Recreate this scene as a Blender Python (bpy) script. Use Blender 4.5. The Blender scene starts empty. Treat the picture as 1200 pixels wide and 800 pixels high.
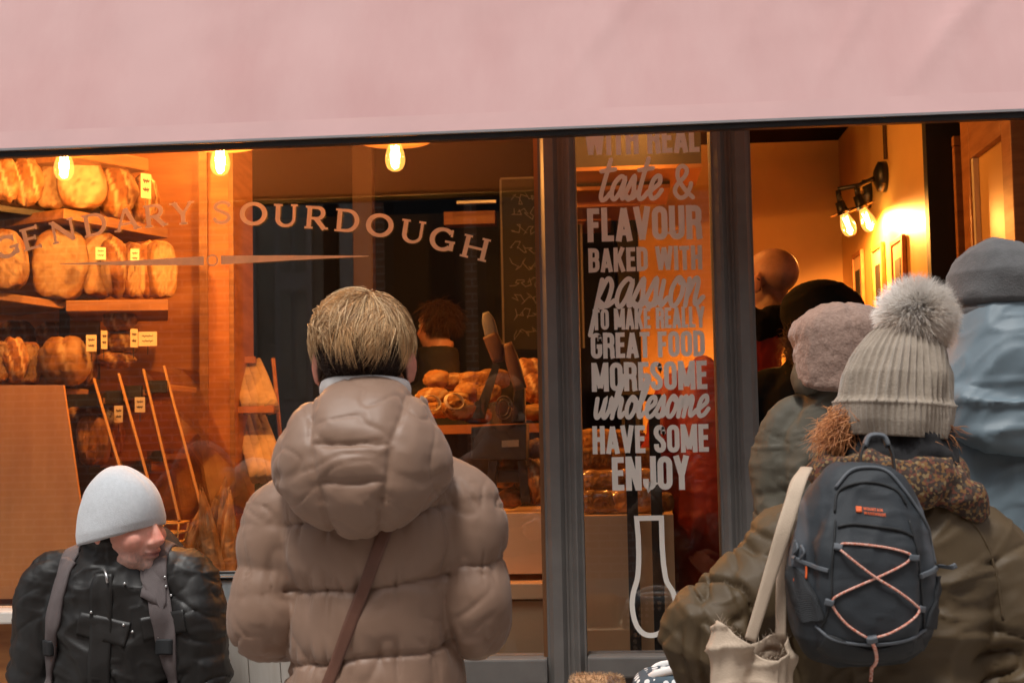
import bpy, bmesh, math, random
import numpy as np
from mathutils import Vector, Matrix
from mathutils.bvhtree import BVHTree
R = math.radians
random.seed(7); rng = np.random.default_rng(7)
sc = bpy.context.scene
COL = sc.collection

# ---------------------------------------------------------------- camera
CAM = np.array([0.0, -4.0, 1.4]); FPX = 1648.0
YAW, PITCH, ROLL = R(3.8), R(3.92), R(1.15)
_f = np.array([-math.sin(YAW)*math.cos(PITCH), math.cos(YAW)*math.cos(PITCH), math.sin(PITCH)])
_r = np.array([math.cos(YAW), math.sin(YAW), 0.0]); _u = np.cross(_r, _f)
UPV = _u*math.cos(ROLL) + _r*math.sin(ROLL); RTV = _r*math.cos(ROLL) - _u*math.sin(ROLL)
cam_d = bpy.data.cameras.new('camera'); cam = bpy.data.objects.new('camera', cam_d); COL.objects.link(cam)
cam_d.sensor_width = 36.0; cam_d.lens = 36.0*FPX/1200.0; cam_d.clip_end = 500.0; cam_d.clip_start = 0.05
cam.matrix_world = Matrix(((RTV[0], UPV[0], -_f[0], CAM[0]), (RTV[1], UPV[1], -_f[1], CAM[1]), (RTV[2], UPV[2], -_f[2], CAM[2]), (0, 0, 0, 1)))
cam_d.dof.use_dof = True; cam_d.dof.focus_distance = 3.3; cam_d.dof.aperture_fstop = 9.0
sc.camera = cam

# ---------------------------------------------------------------- sky and sun (overcast)
SUN_EL, SUN_AZ = R(68), R(200)          # azimuth from +Y clockwise: behind the camera, a little left
w = bpy.data.worlds.new('World'); sc.world = w; w.use_nodes = True
nt = w.node_tree; bg = nt.nodes['Background']
sky = nt.nodes.new('ShaderNodeTexSky'); sky.sky_type = 'NISHITA'; sky.sun_disc = False
sky.sun_elevation = SUN_EL; sky.sun_rotation = SUN_AZ; sky.air_density = 1.0; sky.dust_density = 4.0
hs = nt.nodes.new('ShaderNodeHueSaturation'); hs.inputs['Saturation'].default_value = 0.22
nt.links.new(sky.outputs[0], hs.inputs['Color']); nt.links.new(hs.outputs[0], bg.inputs['Color'])
bg.inputs['Strength'].default_value = 0.092
sun_d = bpy.data.lights.new('sun', 'SUN'); sun_d.energy = 1.5; sun_d.angle = R(11); sun_d.color = (1.0, 0.96, 0.9)
sun = bpy.data.objects.new('sun', sun_d); COL.objects.link(sun)
_sd = Vector((math.sin(SUN_AZ)*math.cos(SUN_EL), math.cos(SUN_AZ)*math.cos(SUN_EL), math.sin(SUN_EL)))
sun.rotation_euler = _sd.to_track_quat('Z', 'Y').to_euler(); sun.location = (0, -6, 8)
sc.view_settings.view_transform = 'Standard'; sc.view_settings.look = 'None'
sc.view_settings.exposure = 0.64; sc.view_settings.gamma = 1.0; sc.view_settings.use_curve_mapping = False
sc.cycles.transparent_max_bounces = 16; sc.cycles.max_bounces = 8
sc.cycles.sample_clamp_indirect = 4.0; sc.cycles.caustics_reflective = False; sc.cycles.caustics_refractive = False

def at(px, py, Y):
    """world point on the vertical plane y = Y that the photograph shows at pixel (px, py)"""
    d = _f + RTV*((px-600)/FPX) + UPV*((400-py)/FPX)
    t = (Y-CAM[1])/d[1]
    return Vector((CAM[0]+d[0]*t, Y, CAM[2]+d[2]*t))
def ppm(Y): return FPX/((Y-CAM[1])/math.cos(YAW))      # pixels per metre there (about)

# ---------------------------------------------------------------- helpers
def link(o, parent=None):
    COL.objects.link(o)
    if parent is not None: o.parent = parent
    return o
def obj(name, me, mat=None, parent=None):
    if mat is not None and not me.materials: me.materials.append(mat)
    return link(bpy.data.objects.new(name, me), parent)
def tag(o, label=None, cat=None, group=None, kind=None):
    if label: o['label'] = label
    if cat: o['category'] = cat
    if group: o['group'] = group
    if kind: o['kind'] = kind
    return o
def thing(name, label, cat, loc=(0, 0, 0), rz=0.0, group=None):
    o = bpy.data.objects.new(name, None); o.empty_display_size = 0.1
    o.location = loc; o.rotation_euler = (0, 0, rz); COL.objects.link(o)
    return tag(o, label, cat, group)
def pymesh(V, F, smooth=True, name='m'):
    me = bpy.data.meshes.new(name); me.from_pydata([tuple(map(float, v)) for v in V], [], [tuple(map(int, f)) for f in F]); me.update()
    if smooth: me.polygons.foreach_set('use_smooth', [True]*len(me.polygons))
    return me
class MB:
    """collects shapes for one mesh"""
    def __init__(s): s.V = []; s.F = []
    def add(s, V, F):
        b = len(s.V); s.V += [tuple(v) for v in V]; s.F += [tuple(i+b for i in f) for f in F]; return s
    def box(s, lo, hi, M=None):
        x0, y0, z0 = lo; x1, y1, z1 = hi
        V = [Vector(p) for p in ((x0,y0,z0),(x1,y0,z0),(x1,y1,z0),(x0,y1,z0),(x0,y0,z1),(x1,y0,z1),(x1,y1,z1),(x0,y1,z1))]
        if M is not None: V = [M @ v for v in V]
        return s.add(V, [(0,3,2,1),(4,5,6,7),(0,1,5,4),(1,2,6,5),(2,3,7,6),(3,0,4,7)])
    def tube(s, *a, **k): return s.add(*tube(*a, **k))
    def ell(s, *a, **k): return s.add(*ell(*a, **k))
    def mesh(s, smooth=True): return pymesh(s.V, s.F, smooth)
    def build(s, name, mat, parent=None, smooth=False, bevel=0.0, seg=2):
        me = s.mesh(smooth)
        if bevel > 0:
            bm = bmesh.new(); bm.from_mesh(me); bmesh.ops.remove_doubles(bm, verts=bm.verts, dist=1e-6)
            bmesh.ops.bevel(bm, geom=[e for e in bm.edges if e.is_manifold and e.calc_face_angle(0) > 0.5], offset=bevel, segments=seg, affect='EDGES', profile=0.6, clamp_overlap=True)
            bm.to_mesh(me); bm.free()
        return obj(name, me, mat, parent)
def nrm(v):
    v = np.asarray(v, float); return v/(np.linalg.norm(v)+1e-12)
def cr(P, n):
    """Catmull-Rom through the rows of P, n samples"""
    P = np.asarray(P, float); m = len(P)
    if m < 3: 
        t = np.linspace(0, 1, n)[:, None]; return P[0]*(1-t)+P[-1]*t
    Q = np.vstack([2*P[0]-P[1], P, 2*P[-1]-P[-2]])
    t = np.linspace(0, m-1, n); i = np.minimum(t.astype(int), m-2); f = (t-i)[:, None]
    a, b, c, d = Q[i], Q[i+1], Q[i+2], Q[i+3]
    return 0.5*((2*b)+(c-a)*f+(2*a-5*b+4*c-d)*f*f+(3*b-a-3*c+d)*f**3)
def tube(path, rad, n=14, seg=None, ref=(1, 0, 0), pw=2.0, cap=True):
    """loft of (super)elliptic rings; rad = number or (rx, ry) per point"""
    path = np.asarray(path, float)
    rad = np.array([(r, r) if np.isscalar(r) else r for r in (rad if not np.isscalar(rad) else [rad]*len(path))], float)
    if seg:
        path = cr(path, seg); rad = cr(rad, seg)
    T = np.gradient(path, axis=0); V = []; F = []
    a = np.linspace(0, 2*math.pi, n, endpoint=False)
    ca = np.sign(np.cos(a))*np.abs(np.cos(a))**(2/pw); sa = np.sign(np.sin(a))*np.abs(np.sin(a))**(2/pw)
    for p, t, r in zip(path, T, rad):
        t = nrm(t); ax = np.asarray(ref, float); ax = ax-t*np.dot(ax, t)
        if np.linalg.norm(ax) < 0.2: ax = np.array([0, 1.0, 0.3]); ax = ax-t*np.dot(ax, t)
        ax = nrm(ax); ay = np.cross(t, ax)
        V += list(p+np.outer(ca*r[0], ax)+np.outer(sa*r[1], ay))
    m = len(path)
    for i in range(m-1):
        for j in range(n):
            k = (j+1) % n; F.append((i*n+j, i*n+k, (i+1)*n+k, (i+1)*n+j))
    if cap:
        V.append(path[0]); V.append(path[-1]); b = m*n
        for j in range(n):
            k = (j+1) % n; F.append((b, k, j)); F.append((b+1, (m-1)*n+j, (m-1)*n+k))
    return V, F
def ell(c, r, M=None, n=20, m=12):
    V = []; F = []; c = np.asarray(c, float)
    M = np.eye(3) if M is None else np.asarray(M)
    for i in range(1, m):
        t = math.pi*i/m
        for j in range(n):
            p = 2*math.pi*j/n
            V.append(c+M@np.array([r[0]*math.sin(t)*math.cos(p), r[1]*math.sin(t)*math.sin(p), -r[2]*math.cos(t)]))
    for i in range(m-2):
        for j in range(n):
            k = (j+1) % n; F.append((i*n+j, i*n+k, (i+1)*n+k, (i+1)*n+j))
    V.append(c+M@np.array([0, 0, -r[2]])); V.append(c+M@np.array([0, 0, r[2]])); b = (m-1)*n
    for j in range(n):
        k = (j+1) % n; F.append((b, k, j)); F.append((b+1, (m-2)*n+j, (m-2)*n+k))
    return V, F
def lathe(prof, n=24):
    """prof: list of (radius, z), closed at the axis"""
    V = []; F = []
    for r, z in prof:
        for j in range(n):
            a = 2*math.pi*j/n; V.append((r*math.cos(a), r*math.sin(a), z))
    for i in range(len(prof)-1):
        for j in range(n):
            k = (j+1) % n; F.append((i*n+j, i*n+k, (i+1)*n+k, (i+1)*n+j))
    return V, F
def rot(ax, deg):
    return np.array(Matrix.Rotation(R(deg), 3, ax))

# vectorised noise
def _hash(ix, iy, iz, seed):
    h = (ix.astype(np.uint64)*np.uint64(374761393)+iy.astype(np.uint64)*np.uint64(668265263)+iz.astype(np.uint64)*np.uint64(2246822519)+np.uint64(seed*3266489917 % (1 << 32))) & np.uint64(0xffffffff)
    h = ((h ^ (h >> np.uint64(15)))*np.uint64(2246822519)) & np.uint64(0xffffffff)
    h = ((h ^ (h >> np.uint64(13)))*np.uint64(3266489917)) & np.uint64(0xffffffff)
    return ((h ^ (h >> np.uint64(16))).astype(np.float64)/4294967295.0)*2-1
def vnoise(p, seed=0):
    p = np.asarray(p, float)+1000.0; i = np.floor(p).astype(np.int64); f = p-i; u = f*f*f*(f*(f*6-15)+10)
    x, y, z = i.T; out = 0
    for dx in (0, 1):
        for dy in (0, 1):
            for dz in (0, 1):
                wgt = (u[:, 0] if dx else 1-u[:, 0])*(u[:, 1] if dy else 1-u[:, 1])*(u[:, 2] if dz else 1-u[:, 2])
                out = out+wgt*_hash(x+dx, y+dy, z+dz, seed)
    return out
def fbm(p, seed=0, o=3):
    s = 0; a = 1.0; p = np.asarray(p, float)
    for k in range(o): s = s+a*vnoise(p*(2.03**k), seed+k*17); a *= 0.5
    return s
def ridge(p, seed=0, pw=3):
    return np.clip(1-np.abs(vnoise(p, seed))*1.6, 0, 1)**pw
def sstep(a, b, x):
    t = np.clip((x-a)/(b-a), 0, 1); return t*t*(3-2*t)

def fuse(pieces, vox, smooth=5, fac=0.5):
    """union of overlapping closed shapes as one continuous surface"""
    mb = MB()
    for V, F in pieces: mb.add(V, F)
    me = mb.mesh(); ob = bpy.data.objects.new('tmp', me); COL.objects.link(ob)
    m = ob.modifiers.new('r', 'REMESH'); m.mode = 'VOXEL'; m.voxel_size = vox; m.use_smooth_shade = True
    if smooth:
        s = ob.modifiers.new('s', 'SMOOTH'); s.iterations = smooth; s.factor = fac
    dg = bpy.context.evaluated_depsgraph_get()
    out = bpy.data.meshes.new_from_object(ob.evaluated_get(dg))
    bpy.data.objects.remove(ob); bpy.data.meshes.remove(me)
    out.polygons.foreach_set('use_smooth', [True]*len(out.polygons))
    return out
def getco(me):
    a = np.empty(len(me.vertices)*3); me.vertices.foreach_get('co', a); return a.reshape(-1, 3)
def getno(me):
    a = np.empty(len(me.vertices)*3); me.vertex_normals.foreach_get('vector', a); return a.reshape(-1, 3)
def setco(me, c): me.vertices.foreach_set('co', c.ravel()); me.update()
def disp(me, fn):
    c = getco(me); n = getno(me); d = fn(c, n)
    c = c+n*d[:, None]; setco(me, c); return me
def paint(me, col):
    at_ = me.color_attributes.new('Col', 'FLOAT_COLOR', 'POINT')
    a = np.ones((len(me.vertices), 4)); a[:, :3] = col; at_.data.foreach_set('color', a.ravel())
def bvh(me): 
    return BVHTree.FromPolygons([v.co.copy() for v in me.vertices], [tuple(p.vertices) for p in me.polygons])
def seg_near(c, J):
    """distance to polyline J and arclength of the nearest point"""
    J = np.asarray(J, float); best = np.full(len(c), 1e9); S = np.zeros(len(c)); acc = 0
    for a, b in zip(J[:-1], J[1:]):
        ab = b-a; L = np.linalg.norm(ab); t = np.clip(((c-a)@ab)/(L*L), 0, 1)
        d = np.linalg.norm(c-(a+t[:, None]*ab), axis=1); k = d < best
        best[k] = d[k]; S[k] = acc+t[k]*L; acc += L
    return best, S
def drape(tree, pts, width, thick, off=0.001, across=None, n=60, nw=5, direction=None, round_=0.0):
    """a strap laid on a surface: centre line pts (object space) pushed onto it; direction = ray direction or None for nearest"""
    P = cr(pts, n); T = np.gradient(P, axis=0); W = np.asarray(width, float)
    W = np.full(n, W) if W.ndim == 0 else np.interp(np.linspace(0, 1, n), np.linspace(0, 1, len(W)), W)
    top = []; bot = []
    for i in range(n):
        q = Vector(P[i]); t = nrm(T[i])
        if direction is not None: hit = tree.ray_cast(q-Vector(direction)*0.6, Vector(direction))
        else: hit = tree.find_nearest(q)
        nn = np.array(hit[1]) if hit[0] is not None else np.array((0, -1, 0))
        if direction is not None and np.dot(nn, direction) > 0: nn = -nn
        side = nrm(np.cross(nn, t)); base = hit[0] if hit[0] is not None else q
        rowt = []; rowb = []
        for k in range(nw):
            s = (k/(nw-1)-0.5)
            qq = Vector(np.array(base)+side*s*W[i])
            if direction is not None: h2 = tree.ray_cast(qq-Vector(direction)*0.6, Vector(direction))
            else: h2 = tree.find_nearest(qq)
            p = np.array(h2[0]) if h2[0] is not None and (h2[0]-qq).length < 0.05 else np.array(qq)
            th = thick*(1-round_*(2*s)**2)
            rowb.append(p+nn*(off-0.002)); rowt.append(p+nn*(off+th))
        top.append(rowt); bot.append(rowb)
    A = np.array(top); B = np.array(bot)
    for X in (A, B):
        for _ in range(10): X[1:-1] = (X[:-2]+2*X[1:-1]+X[2:])/4
    V = list(A.reshape(-1, 3))+list(B.reshape(-1, 3)); o = n*nw; F = []
    for i in range(n-1):
        for k in range(nw-1):
            a = i*nw+k; F.append((a, a+1, a+nw+1, a+nw)); F.append((o+a, o+a+nw, o+a+nw+1, o+a+1))
        a = i*nw; F.append((a, a+nw, o+a+nw, o+a)); b = i*nw+nw-1; F.append((b, o+b, o+b+nw, b+nw))
    for k in range(nw-1):
        F.append((k, o+k, o+k+1, k+1)); a = (n-1)*nw+k; F.append((a, a+1, o+a+1, o+a))
    me = pymesh(V, F); bm = bmesh.new(); bm.from_mesh(me); bmesh.ops.recalc_face_normals(bm, faces=bm.faces); bm.to_mesh(me); bm.free()
    return me
def strands(roots, dirs, length, w0, bend, nseg=4, cols=None):
    """many thin tapered three-sided hairs as one mesh; bend(p, d, t) -> new direction; cols = (root, tip) arrays"""
    N = len(roots); P = np.array(roots, float); D = np.array(dirs, float); rows = []; L = np.broadcast_to(length, (N,))
    ref = np.array([0.31, 0.22, 0.92])
    for s in range(nseg+1):
        rows.append(P.copy())
        D = bend(P, D, s/nseg); D = D/(np.linalg.norm(D, axis=1, keepdims=True)+1e-9)
        P = P+D*(L/nseg)[:, None]
    V = np.zeros((N, nseg+1, 3, 3)); C = np.zeros((N, nseg+1, 3, 3))
    for s in range(nseg+1):
        t = rows[min(s+1, nseg)]-rows[max(s-1, 0)]; t = t/(np.linalg.norm(t, axis=1, keepdims=True)+1e-9)
        a = np.cross(t, ref); a = a/(np.linalg.norm(a, axis=1, keepdims=True)+1e-9); b = np.cross(t, a)
        wd = w0*(1-0.92*(s/nseg)**1.5)
        for k in range(3):
            an = 2*math.pi*k/3; V[:, s, k] = rows[s]+(a*math.cos(an)+b*math.sin(an))*np.broadcast_to(wd, (N,))[:, None]
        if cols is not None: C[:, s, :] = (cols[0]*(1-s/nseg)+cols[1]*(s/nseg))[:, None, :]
    per = (nseg+1)*3; F = []
    base = []
    for s in range(nseg):
        for k in range(3):
            j = (k+1) % 3; base.append((s*3+k, s*3+j, s*3+3+j, s*3+3+k))
    Fa = (np.array(base)[None]+(np.arange(N)*per)[:, None, None]).reshape(-1, 4)
    me = bpy.data.meshes.new('hair'); Vf = V.reshape(-1, 3)
    me.vertices.add(len(Vf)); me.vertices.foreach_set('co', Vf.ravel())
    me.loops.add(Fa.size); me.loops.foreach_set('vertex_index', Fa.ravel())
    me.polygons.add(len(Fa)); me.polygons.foreach_set('loop_start', np.arange(0, Fa.size, 4)); me.update(); me.validate()
    me.polygons.foreach_set('use_smooth', [True]*len(me.polygons))
    if cols is not None: paint(me, C.reshape(-1, 3))
    return me

# ---------------------------------------------------------------- materials
def mat(name, col, rough=0.7, var=0.0, scale=8.0, col2=None, bump=0.0, bscale=200.0, metal=0.0, spec=0.5, sheen=0.0, coat=0.0,
        stretch=(1, 1, 1), attr=False, bstretch=None, wave=None, coords='Object', detail=4.0, sss=0.0, rvar=0.0, ramp=(0.3, 0.7), crink=None, transl=0.0):
    m = bpy.data.materials.new(name); m.use_nodes = True; n = m.node_tree.nodes; L = m.node_tree.links
    b = n['Principled BSDF']; b.inputs['Roughness'].default_value = rough; b.inputs['Metallic'].default_value = metal
    b.inputs['Specular IOR Level'].default_value = spec; b.inputs['Sheen Weight'].default_value = sheen; b.inputs['Sheen Roughness'].default_value = 0.5
    b.inputs['Coat Weight'].default_value = coat; b.inputs['Coat Roughness'].default_value = 0.2
    if sss: b.inputs['Subsurface Weight'].default_value = sss; b.inputs['Subsurface Radius'].default_value = (0.012, 0.004, 0.002); b.inputs['Subsurface Scale'].default_value = 1.0
    b.inputs['Base Color'].default_value = (*col, 1)
    tc = n.new('ShaderNodeTexCoord'); mp = n.new('ShaderNodeMapping'); mp.inputs['Scale'].default_value = stretch
    L.new(tc.outputs[coords], mp.inputs['Vector'])
    src = None
    if attr:
        at_ = n.new('ShaderNodeVertexColor'); at_.layer_name = 'Col'; src = at_.outputs['Color']
    if var > 0 or col2 is not None:
        t = n.new('ShaderNodeTexNoise'); t.inputs['Scale'].default_value = scale; t.inputs['Detail'].default_value = detail; t.inputs['Roughness'].default_value = 0.6
        L.new(mp.outputs[0], t.inputs['Vector'])
        rp = n.new('ShaderNodeMapRange'); rp.inputs['From Min'].default_value = ramp[0]; rp.inputs['From Max'].default_value = ramp[1]
        L.new(t.outputs['Fac'], rp.inputs['Value'])
        mx = n.new('ShaderNodeMix'); mx.data_type = 'RGBA'
        c2 = col2 if col2 is not None else tuple(min(1, c*(1+var)) for c in col); c1 = col if col2 is not None else tuple(c*(1-var) for c in col)
        if attr:
            mx.blend_type = 'MULTIPLY'; mx.inputs['Factor'].default_value = 1.0; L.new(src, mx.inputs['A'])
            rp.inputs['To Min'].default_value = 1-var; rp.inputs['To Max'].default_value = 1+var; L.new(rp.outputs[0], mx.inputs['B'])
        else:
            mx.inputs['A'].default_value = (*c1, 1); mx.inputs['B'].default_value = (*c2, 1); L.new(rp.outputs[0], mx.inputs['Factor'])
        src = mx.outputs['Result']
        if rvar:
            rr = n.new('ShaderNodeMapRange'); rr.inputs['To Min'].default_value = rough-rvar; rr.inputs['To Max'].default_value = rough+rvar
            L.new(t.outputs['Fac'], rr.inputs['Value']); L.new(rr.outputs[0], b.inputs['Roughness'])
    if src is not None: L.new(src, b.inputs['Base Color'])
    if bump > 0:
        mp2 = n.new('ShaderNodeMapping'); mp2.inputs['Scale'].default_value = bstretch or stretch; L.new(tc.outputs[coords], mp2.inputs['Vector'])
        if wave: 
            t2 = n.new('ShaderNodeTexWave'); t2.wave_type = 'BANDS'; t2.bands_direction = wave; t2.inputs['Scale'].default_value = bscale; t2.inputs['Distortion'].default_value = 0.6
        else:
            t2 = n.new('ShaderNodeTexNoise'); t2.inputs['Scale'].default_value = bscale; t2.inputs['Detail'].default_value = 3.0
        L.new(mp2.outputs[0], t2.inputs['Vector'])
        bp = n.new('ShaderNodeBump'); bp.inputs['Strength'].default_value = bump; bp.inputs['Distance'].default_value = 0.002
        L.new(t2.outputs['Fac'], bp.inputs['Height']); L.new(bp.outputs[0], b.inputs['Normal'])
        if crink:
            t3 = n.new('ShaderNodeTexNoise'); t3.noise_type = 'RIDGED_MULTIFRACTAL'; t3.inputs['Scale'].default_value = crink[0]; t3.inputs['Detail'].default_value = 2.5; t3.inputs['Distortion'].default_value = 0.6
            L.new(tc.outputs[coords], t3.inputs['Vector']); b3 = n.new('ShaderNodeBump'); b3.inputs['Strength'].default_value = crink[2] if len(crink) > 2 else 0.6; b3.inputs['Distance'].default_value = crink[1]
            L.new(t3.outputs['Fac'], b3.inputs['Height']); L.new(b3.outputs[0], bp.inputs['Normal'])
    if transl:
        tr = n.new('ShaderNodeBsdfTranslucent'); tr.inputs[0].default_value = (*col, 1); ms = n.new('ShaderNodeMixShader'); ms.inputs[0].default_value = transl
        if src is not None: L.new(src, tr.inputs[0])
        L.new(b.outputs[0], ms.inputs[1]); L.new(tr.outputs[0], ms.inputs[2]); L.new(ms.outputs[0], n['Material Output'].inputs['Surface'])
    return m
def emit(name, col, st):
    m = bpy.data.materials.new(name); m.use_nodes = True; n = m.node_tree.nodes; n.remove(n['Principled BSDF'])
    e = n.new('ShaderNodeEmission'); e.inputs['Color'].default_value = (*col, 1); e.inputs['Strength'].default_value = st
    m.node_tree.links.new(e.outputs[0], n['Material Output'].inputs['Surface']); return m
def glass(name, f0=0.04, tint=(1, 1, 1), rough=0.0, glow=None):
    """thin clear pane: mirror reflection by Schlick's law, the rest straight through"""
    m = bpy.data.materials.new(name); m.use_nodes = True; n = m.node_tree.nodes; L = m.node_tree.links; n.remove(n['Principled BSDF'])
    lw = n.new('ShaderNodeLayerWeight'); lw.inputs['Blend'].default_value = 0.5
    p = n.new('ShaderNodeMath'); p.operation = 'POWER'; p.inputs[1].default_value = 5.0; L.new(lw.outputs['Facing'], p.inputs[0])
    q = n.new('ShaderNodeMath'); q.operation = 'MULTIPLY_ADD'; q.inputs[1].default_value = 1-f0; q.inputs[2].default_value = f0; L.new(p.outputs[0], q.inputs[0])
    t = n.new('ShaderNodeBsdfTransparent'); t.inputs[0].default_value = (*tint, 1)
    g = n.new('ShaderNodeBsdfGlossy'); g.inputs['Roughness'].default_value = rough
    mx = n.new('ShaderNodeMixShader'); L.new(q.outputs[0], mx.inputs[0]); L.new(t.outputs[0], mx.inputs[1]); L.new(g.outputs[0], mx.inputs[2])
    out = mx.outputs[0]
    if glow:
        e = n.new('ShaderNodeEmission'); e.inputs[0].default_value = (*glow[0], 1); e.inputs[1].default_value = glow[1]
        ad = n.new('ShaderNodeAddShader'); L.new(out, ad.inputs[0]); L.new(e.outputs[0], ad.inputs[1]); out = ad.outputs[0]
    L.new(out, n['Material Output'].inputs['Surface']); return m
def brick_mat(name, c1, c2, mortar, bw=0.22, bh=0.075):
    m = bpy.data.materials.new(name); m.use_nodes = True; n = m.node_tree.nodes; L = m.node_tree.links; b = n['Principled BSDF']; b.inputs['Roughness'].default_value = 0.85
    tc = n.new('ShaderNodeTexCoord'); sp = n.new('ShaderNodeSeparateXYZ'); cb = n.new('ShaderNodeCombineXYZ')
    L.new(tc.outputs['Object'], sp.inputs[0]); L.new(sp.outputs['X'], cb.inputs['X']); L.new(sp.outputs['Z'], cb.inputs['Y'])
    t = n.new('ShaderNodeTexBrick'); t.inputs['Scale'].default_value = 1.0; t.inputs['Brick Width'].default_value = bw; t.inputs['Row Height'].default_value = bh
    t.inputs['Mortar Size'].default_value = 0.008; t.inputs['Color1'].default_value = (*c1, 1); t.inputs['Color2'].default_value = (*c2, 1); t.inputs['Mortar'].default_value = (*mortar, 1)
    L.new(cb.outputs[0], t.inputs['Vector']); L.new(t.outputs['Color'], b.inputs['Base Color']); return m
ORD = ['first', 'second', 'third', 'fourth', 'fifth', 'sixth', 'seventh', 'eighth', 'ninth', 'tenth', 'eleventh', 'twelfth']

# ================================================================= materials of the place
M = {}
M['frame'] = mat('frame_paint', (0.135, 0.128, 0.12), 0.45, var=0.10, scale=14, bump=0.06, bscale=120)
M['bead'] = mat('copper_bead', (0.30, 0.16, 0.08), 0.35, metal=0.7, var=0.1)
M['awning'] = mat('awning_canvas', (0.60, 0.385, 0.375), 0.85, col2=(0.54, 0.315, 0.305), scale=1.6, stretch=(2.2, 0.7, 0.7), bump=0.25, bscale=900, detail=8, ramp=(0.42, 0.78), spec=0.2, transl=0.06)
M['hem'] = mat('awning_hem', (0.595, 0.38, 0.37), 0.85, var=0.04, scale=5, bump=0.2, bscale=700, spec=0.2, transl=0.06)
M['alu'] = mat('grey_aluminium', (0.5, 0.5, 0.52), 0.4, metal=0.6, var=0.06)
M['black'] = mat('black_metal', (0.012, 0.012, 0.013), 0.42, var=0.2, scale=20)
M['dark'] = mat('dark_panelling', (0.016, 0.014, 0.013), 0.55, var=0.3, scale=6, stretch=(1, 1, .2))
M['pave'] = mat('pavement_slabs', (0.33, 0.31, 0.29), 0.85, var=0.2, scale=3, bump=0.3, bscale=60)
M['asphalt'] = mat('asphalt', (0.05, 0.05, 0.052), 0.9, var=0.25, scale=6, bump=0.5, bscale=150)
M['floor'] = mat('shop_floor', (0.08, 0.045, 0.025), 0.5, var=0.2, scale=5)
M['plaster'] = mat('ochre_plaster', (0.72, 0.42, 0.13), 0.42, var=0.07, scale=2.5, bump=0.08, bscale=25)
M['ceil'] = mat('shop_ceiling', (0.006, 0.004, 0.003), 0.95, var=0.2, scale=3, spec=0.1)
M['wood'] = mat('warm_wood', (0.46, 0.19, 0.055), 0.5, col2=(0.30, 0.105, 0.028), scale=3.5, stretch=(1.2, 1.2, 9), bump=0.1, bscale=40, rvar=0.1)
M['woodh'] = mat('shelf_wood', (0.34, 0.16, 0.055), 0.5, col2=(0.17, 0.07, 0.022), scale=4, stretch=(1, 9, 9), bump=0.1, bscale=40)
M['woodd'] = mat('dark_stained_wood', (0.09, 0.04, 0.018), 0.55, var=.2, scale=4, stretch=(1, 1, .2))
M['ply'] = mat('birch_ply', (0.72, 0.50, 0.29), 0.5, col2=(0.63, 0.41, 0.22), scale=2.2, stretch=(1, 1, .35), bump=0.05, bscale=60, detail=8)
M['pane'] = glass('window_glass', 0.062)
M['white_vinyl'] = mat('white_vinyl', (0.90, 0.87, 0.80), 0.5, var=0.03, transl=0.1)
M['gold_vinyl'] = mat('gold_leaf', (0.88, 0.76, 0.56), 0.4, metal=0.08, var=0.1, scale=20, transl=0.12)
M['brick'] = brick_mat('red_brick', (0.46, 0.24, 0.16), (0.38, 0.18, 0.11), (0.66, 0.56, 0.48))
M['render'] = mat('grey_render', (0.66, 0.62, 0.52), 0.9, var=0.25, scale=1.2)
M['offwhite'] = mat('offwhite_paint', (0.72, 0.68, 0.62), 0.5, var=0.06)
M['darkglass'] = mat('dark_shop_glass', (0.01, 0.01, 0.012), 0.05)
M['zinc'] = mat('galvanised_zinc', (0.42, 0.46, 0.47), 0.45, col2=(0.30, 0.34, 0.36), scale=35, metal=0.35, detail=2)
M['slate'] = mat('slate_board', (0.012, 0.012, 0.012), 0.7, var=0.3, scale=4)
M['chalk'] = mat('chalk', (0.20, 0.19, 0.18), 0.95)

# ================================================================= the street
def sheet(name, x0, x1, y0, y1, z, m):
    return tag(obj(name, pymesh([(x0, y0, z), (x1, y0, z), (x1, y1, z), (x0, y1, z)], [(0, 1, 2, 3)], False), m), kind='structure')
sheet('ground', -150, 150, -150, 150, -0.125, M['asphalt'])
mb = MB().box((-60, -5.2, -0.6), (60, 0.0, 0.0)); tag(mb.build('pavement', M['pave'], bevel=0.01), kind='structure')
mb = MB().box((-60, -13, -0.6), (60, -8.4, 0.0)); tag(mb.build('pavement', M['pave'], bevel=0.01), kind='structure')

# the house across the street: stands behind the camera, seen as a reflection in the glass
FY = -10.0
def fx(px): return at(px, 330, -FY).x
def fz(py): return at(300, py, -FY).z
hs_ = thing('brick_house', 'red brick house across the street, seen reflected in the shop window', 'house', (0, FY, 0))
xb = fx(277); xr = fx(436)
MB().box((-16, -4, 0), (xb, 0, 8.5)).build('wall', M['brick'], hs_)
MB().box((xb, -4, 0), (xr, -0.05, 8.5)).build('rendered_wall', M['render'], hs_)
MB().box((xr, -4, 0), (15, 0.02, 8.5)).build('wall', M['brick'], hs_)
MB().box((fx(285), -.05, fz(560)), (fx(300), .03, fz(206))).build('pilaster', M['offwhite'], hs_, bevel=.01)
MB().box((fx(322), -.05, 0), (fx(366), .02, fz(208))).build('door', M['offwhite'], hs_, bevel=.01)
for a, b, c, d in ((329, 342, 470, 340), (346, 359, 470, 340), (329, 342, 320, 226), (346, 359, 320, 226)):
    MB().box((fx(a), .02, fz(c)), (fx(b), .035, fz(d))).build('door_panel', M['render'], hs_, bevel=.008)
MB().box((fx(380), -.05, 0), (fx(396), .06, fz(200))).build('drainpipe', M['black'], hs_, bevel=.02)
MB().box((fx(398), -.05, fz(520)), (fx(414), .02, fz(200))).build('pilaster', M['offwhite'], hs_, bevel=.01)
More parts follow.
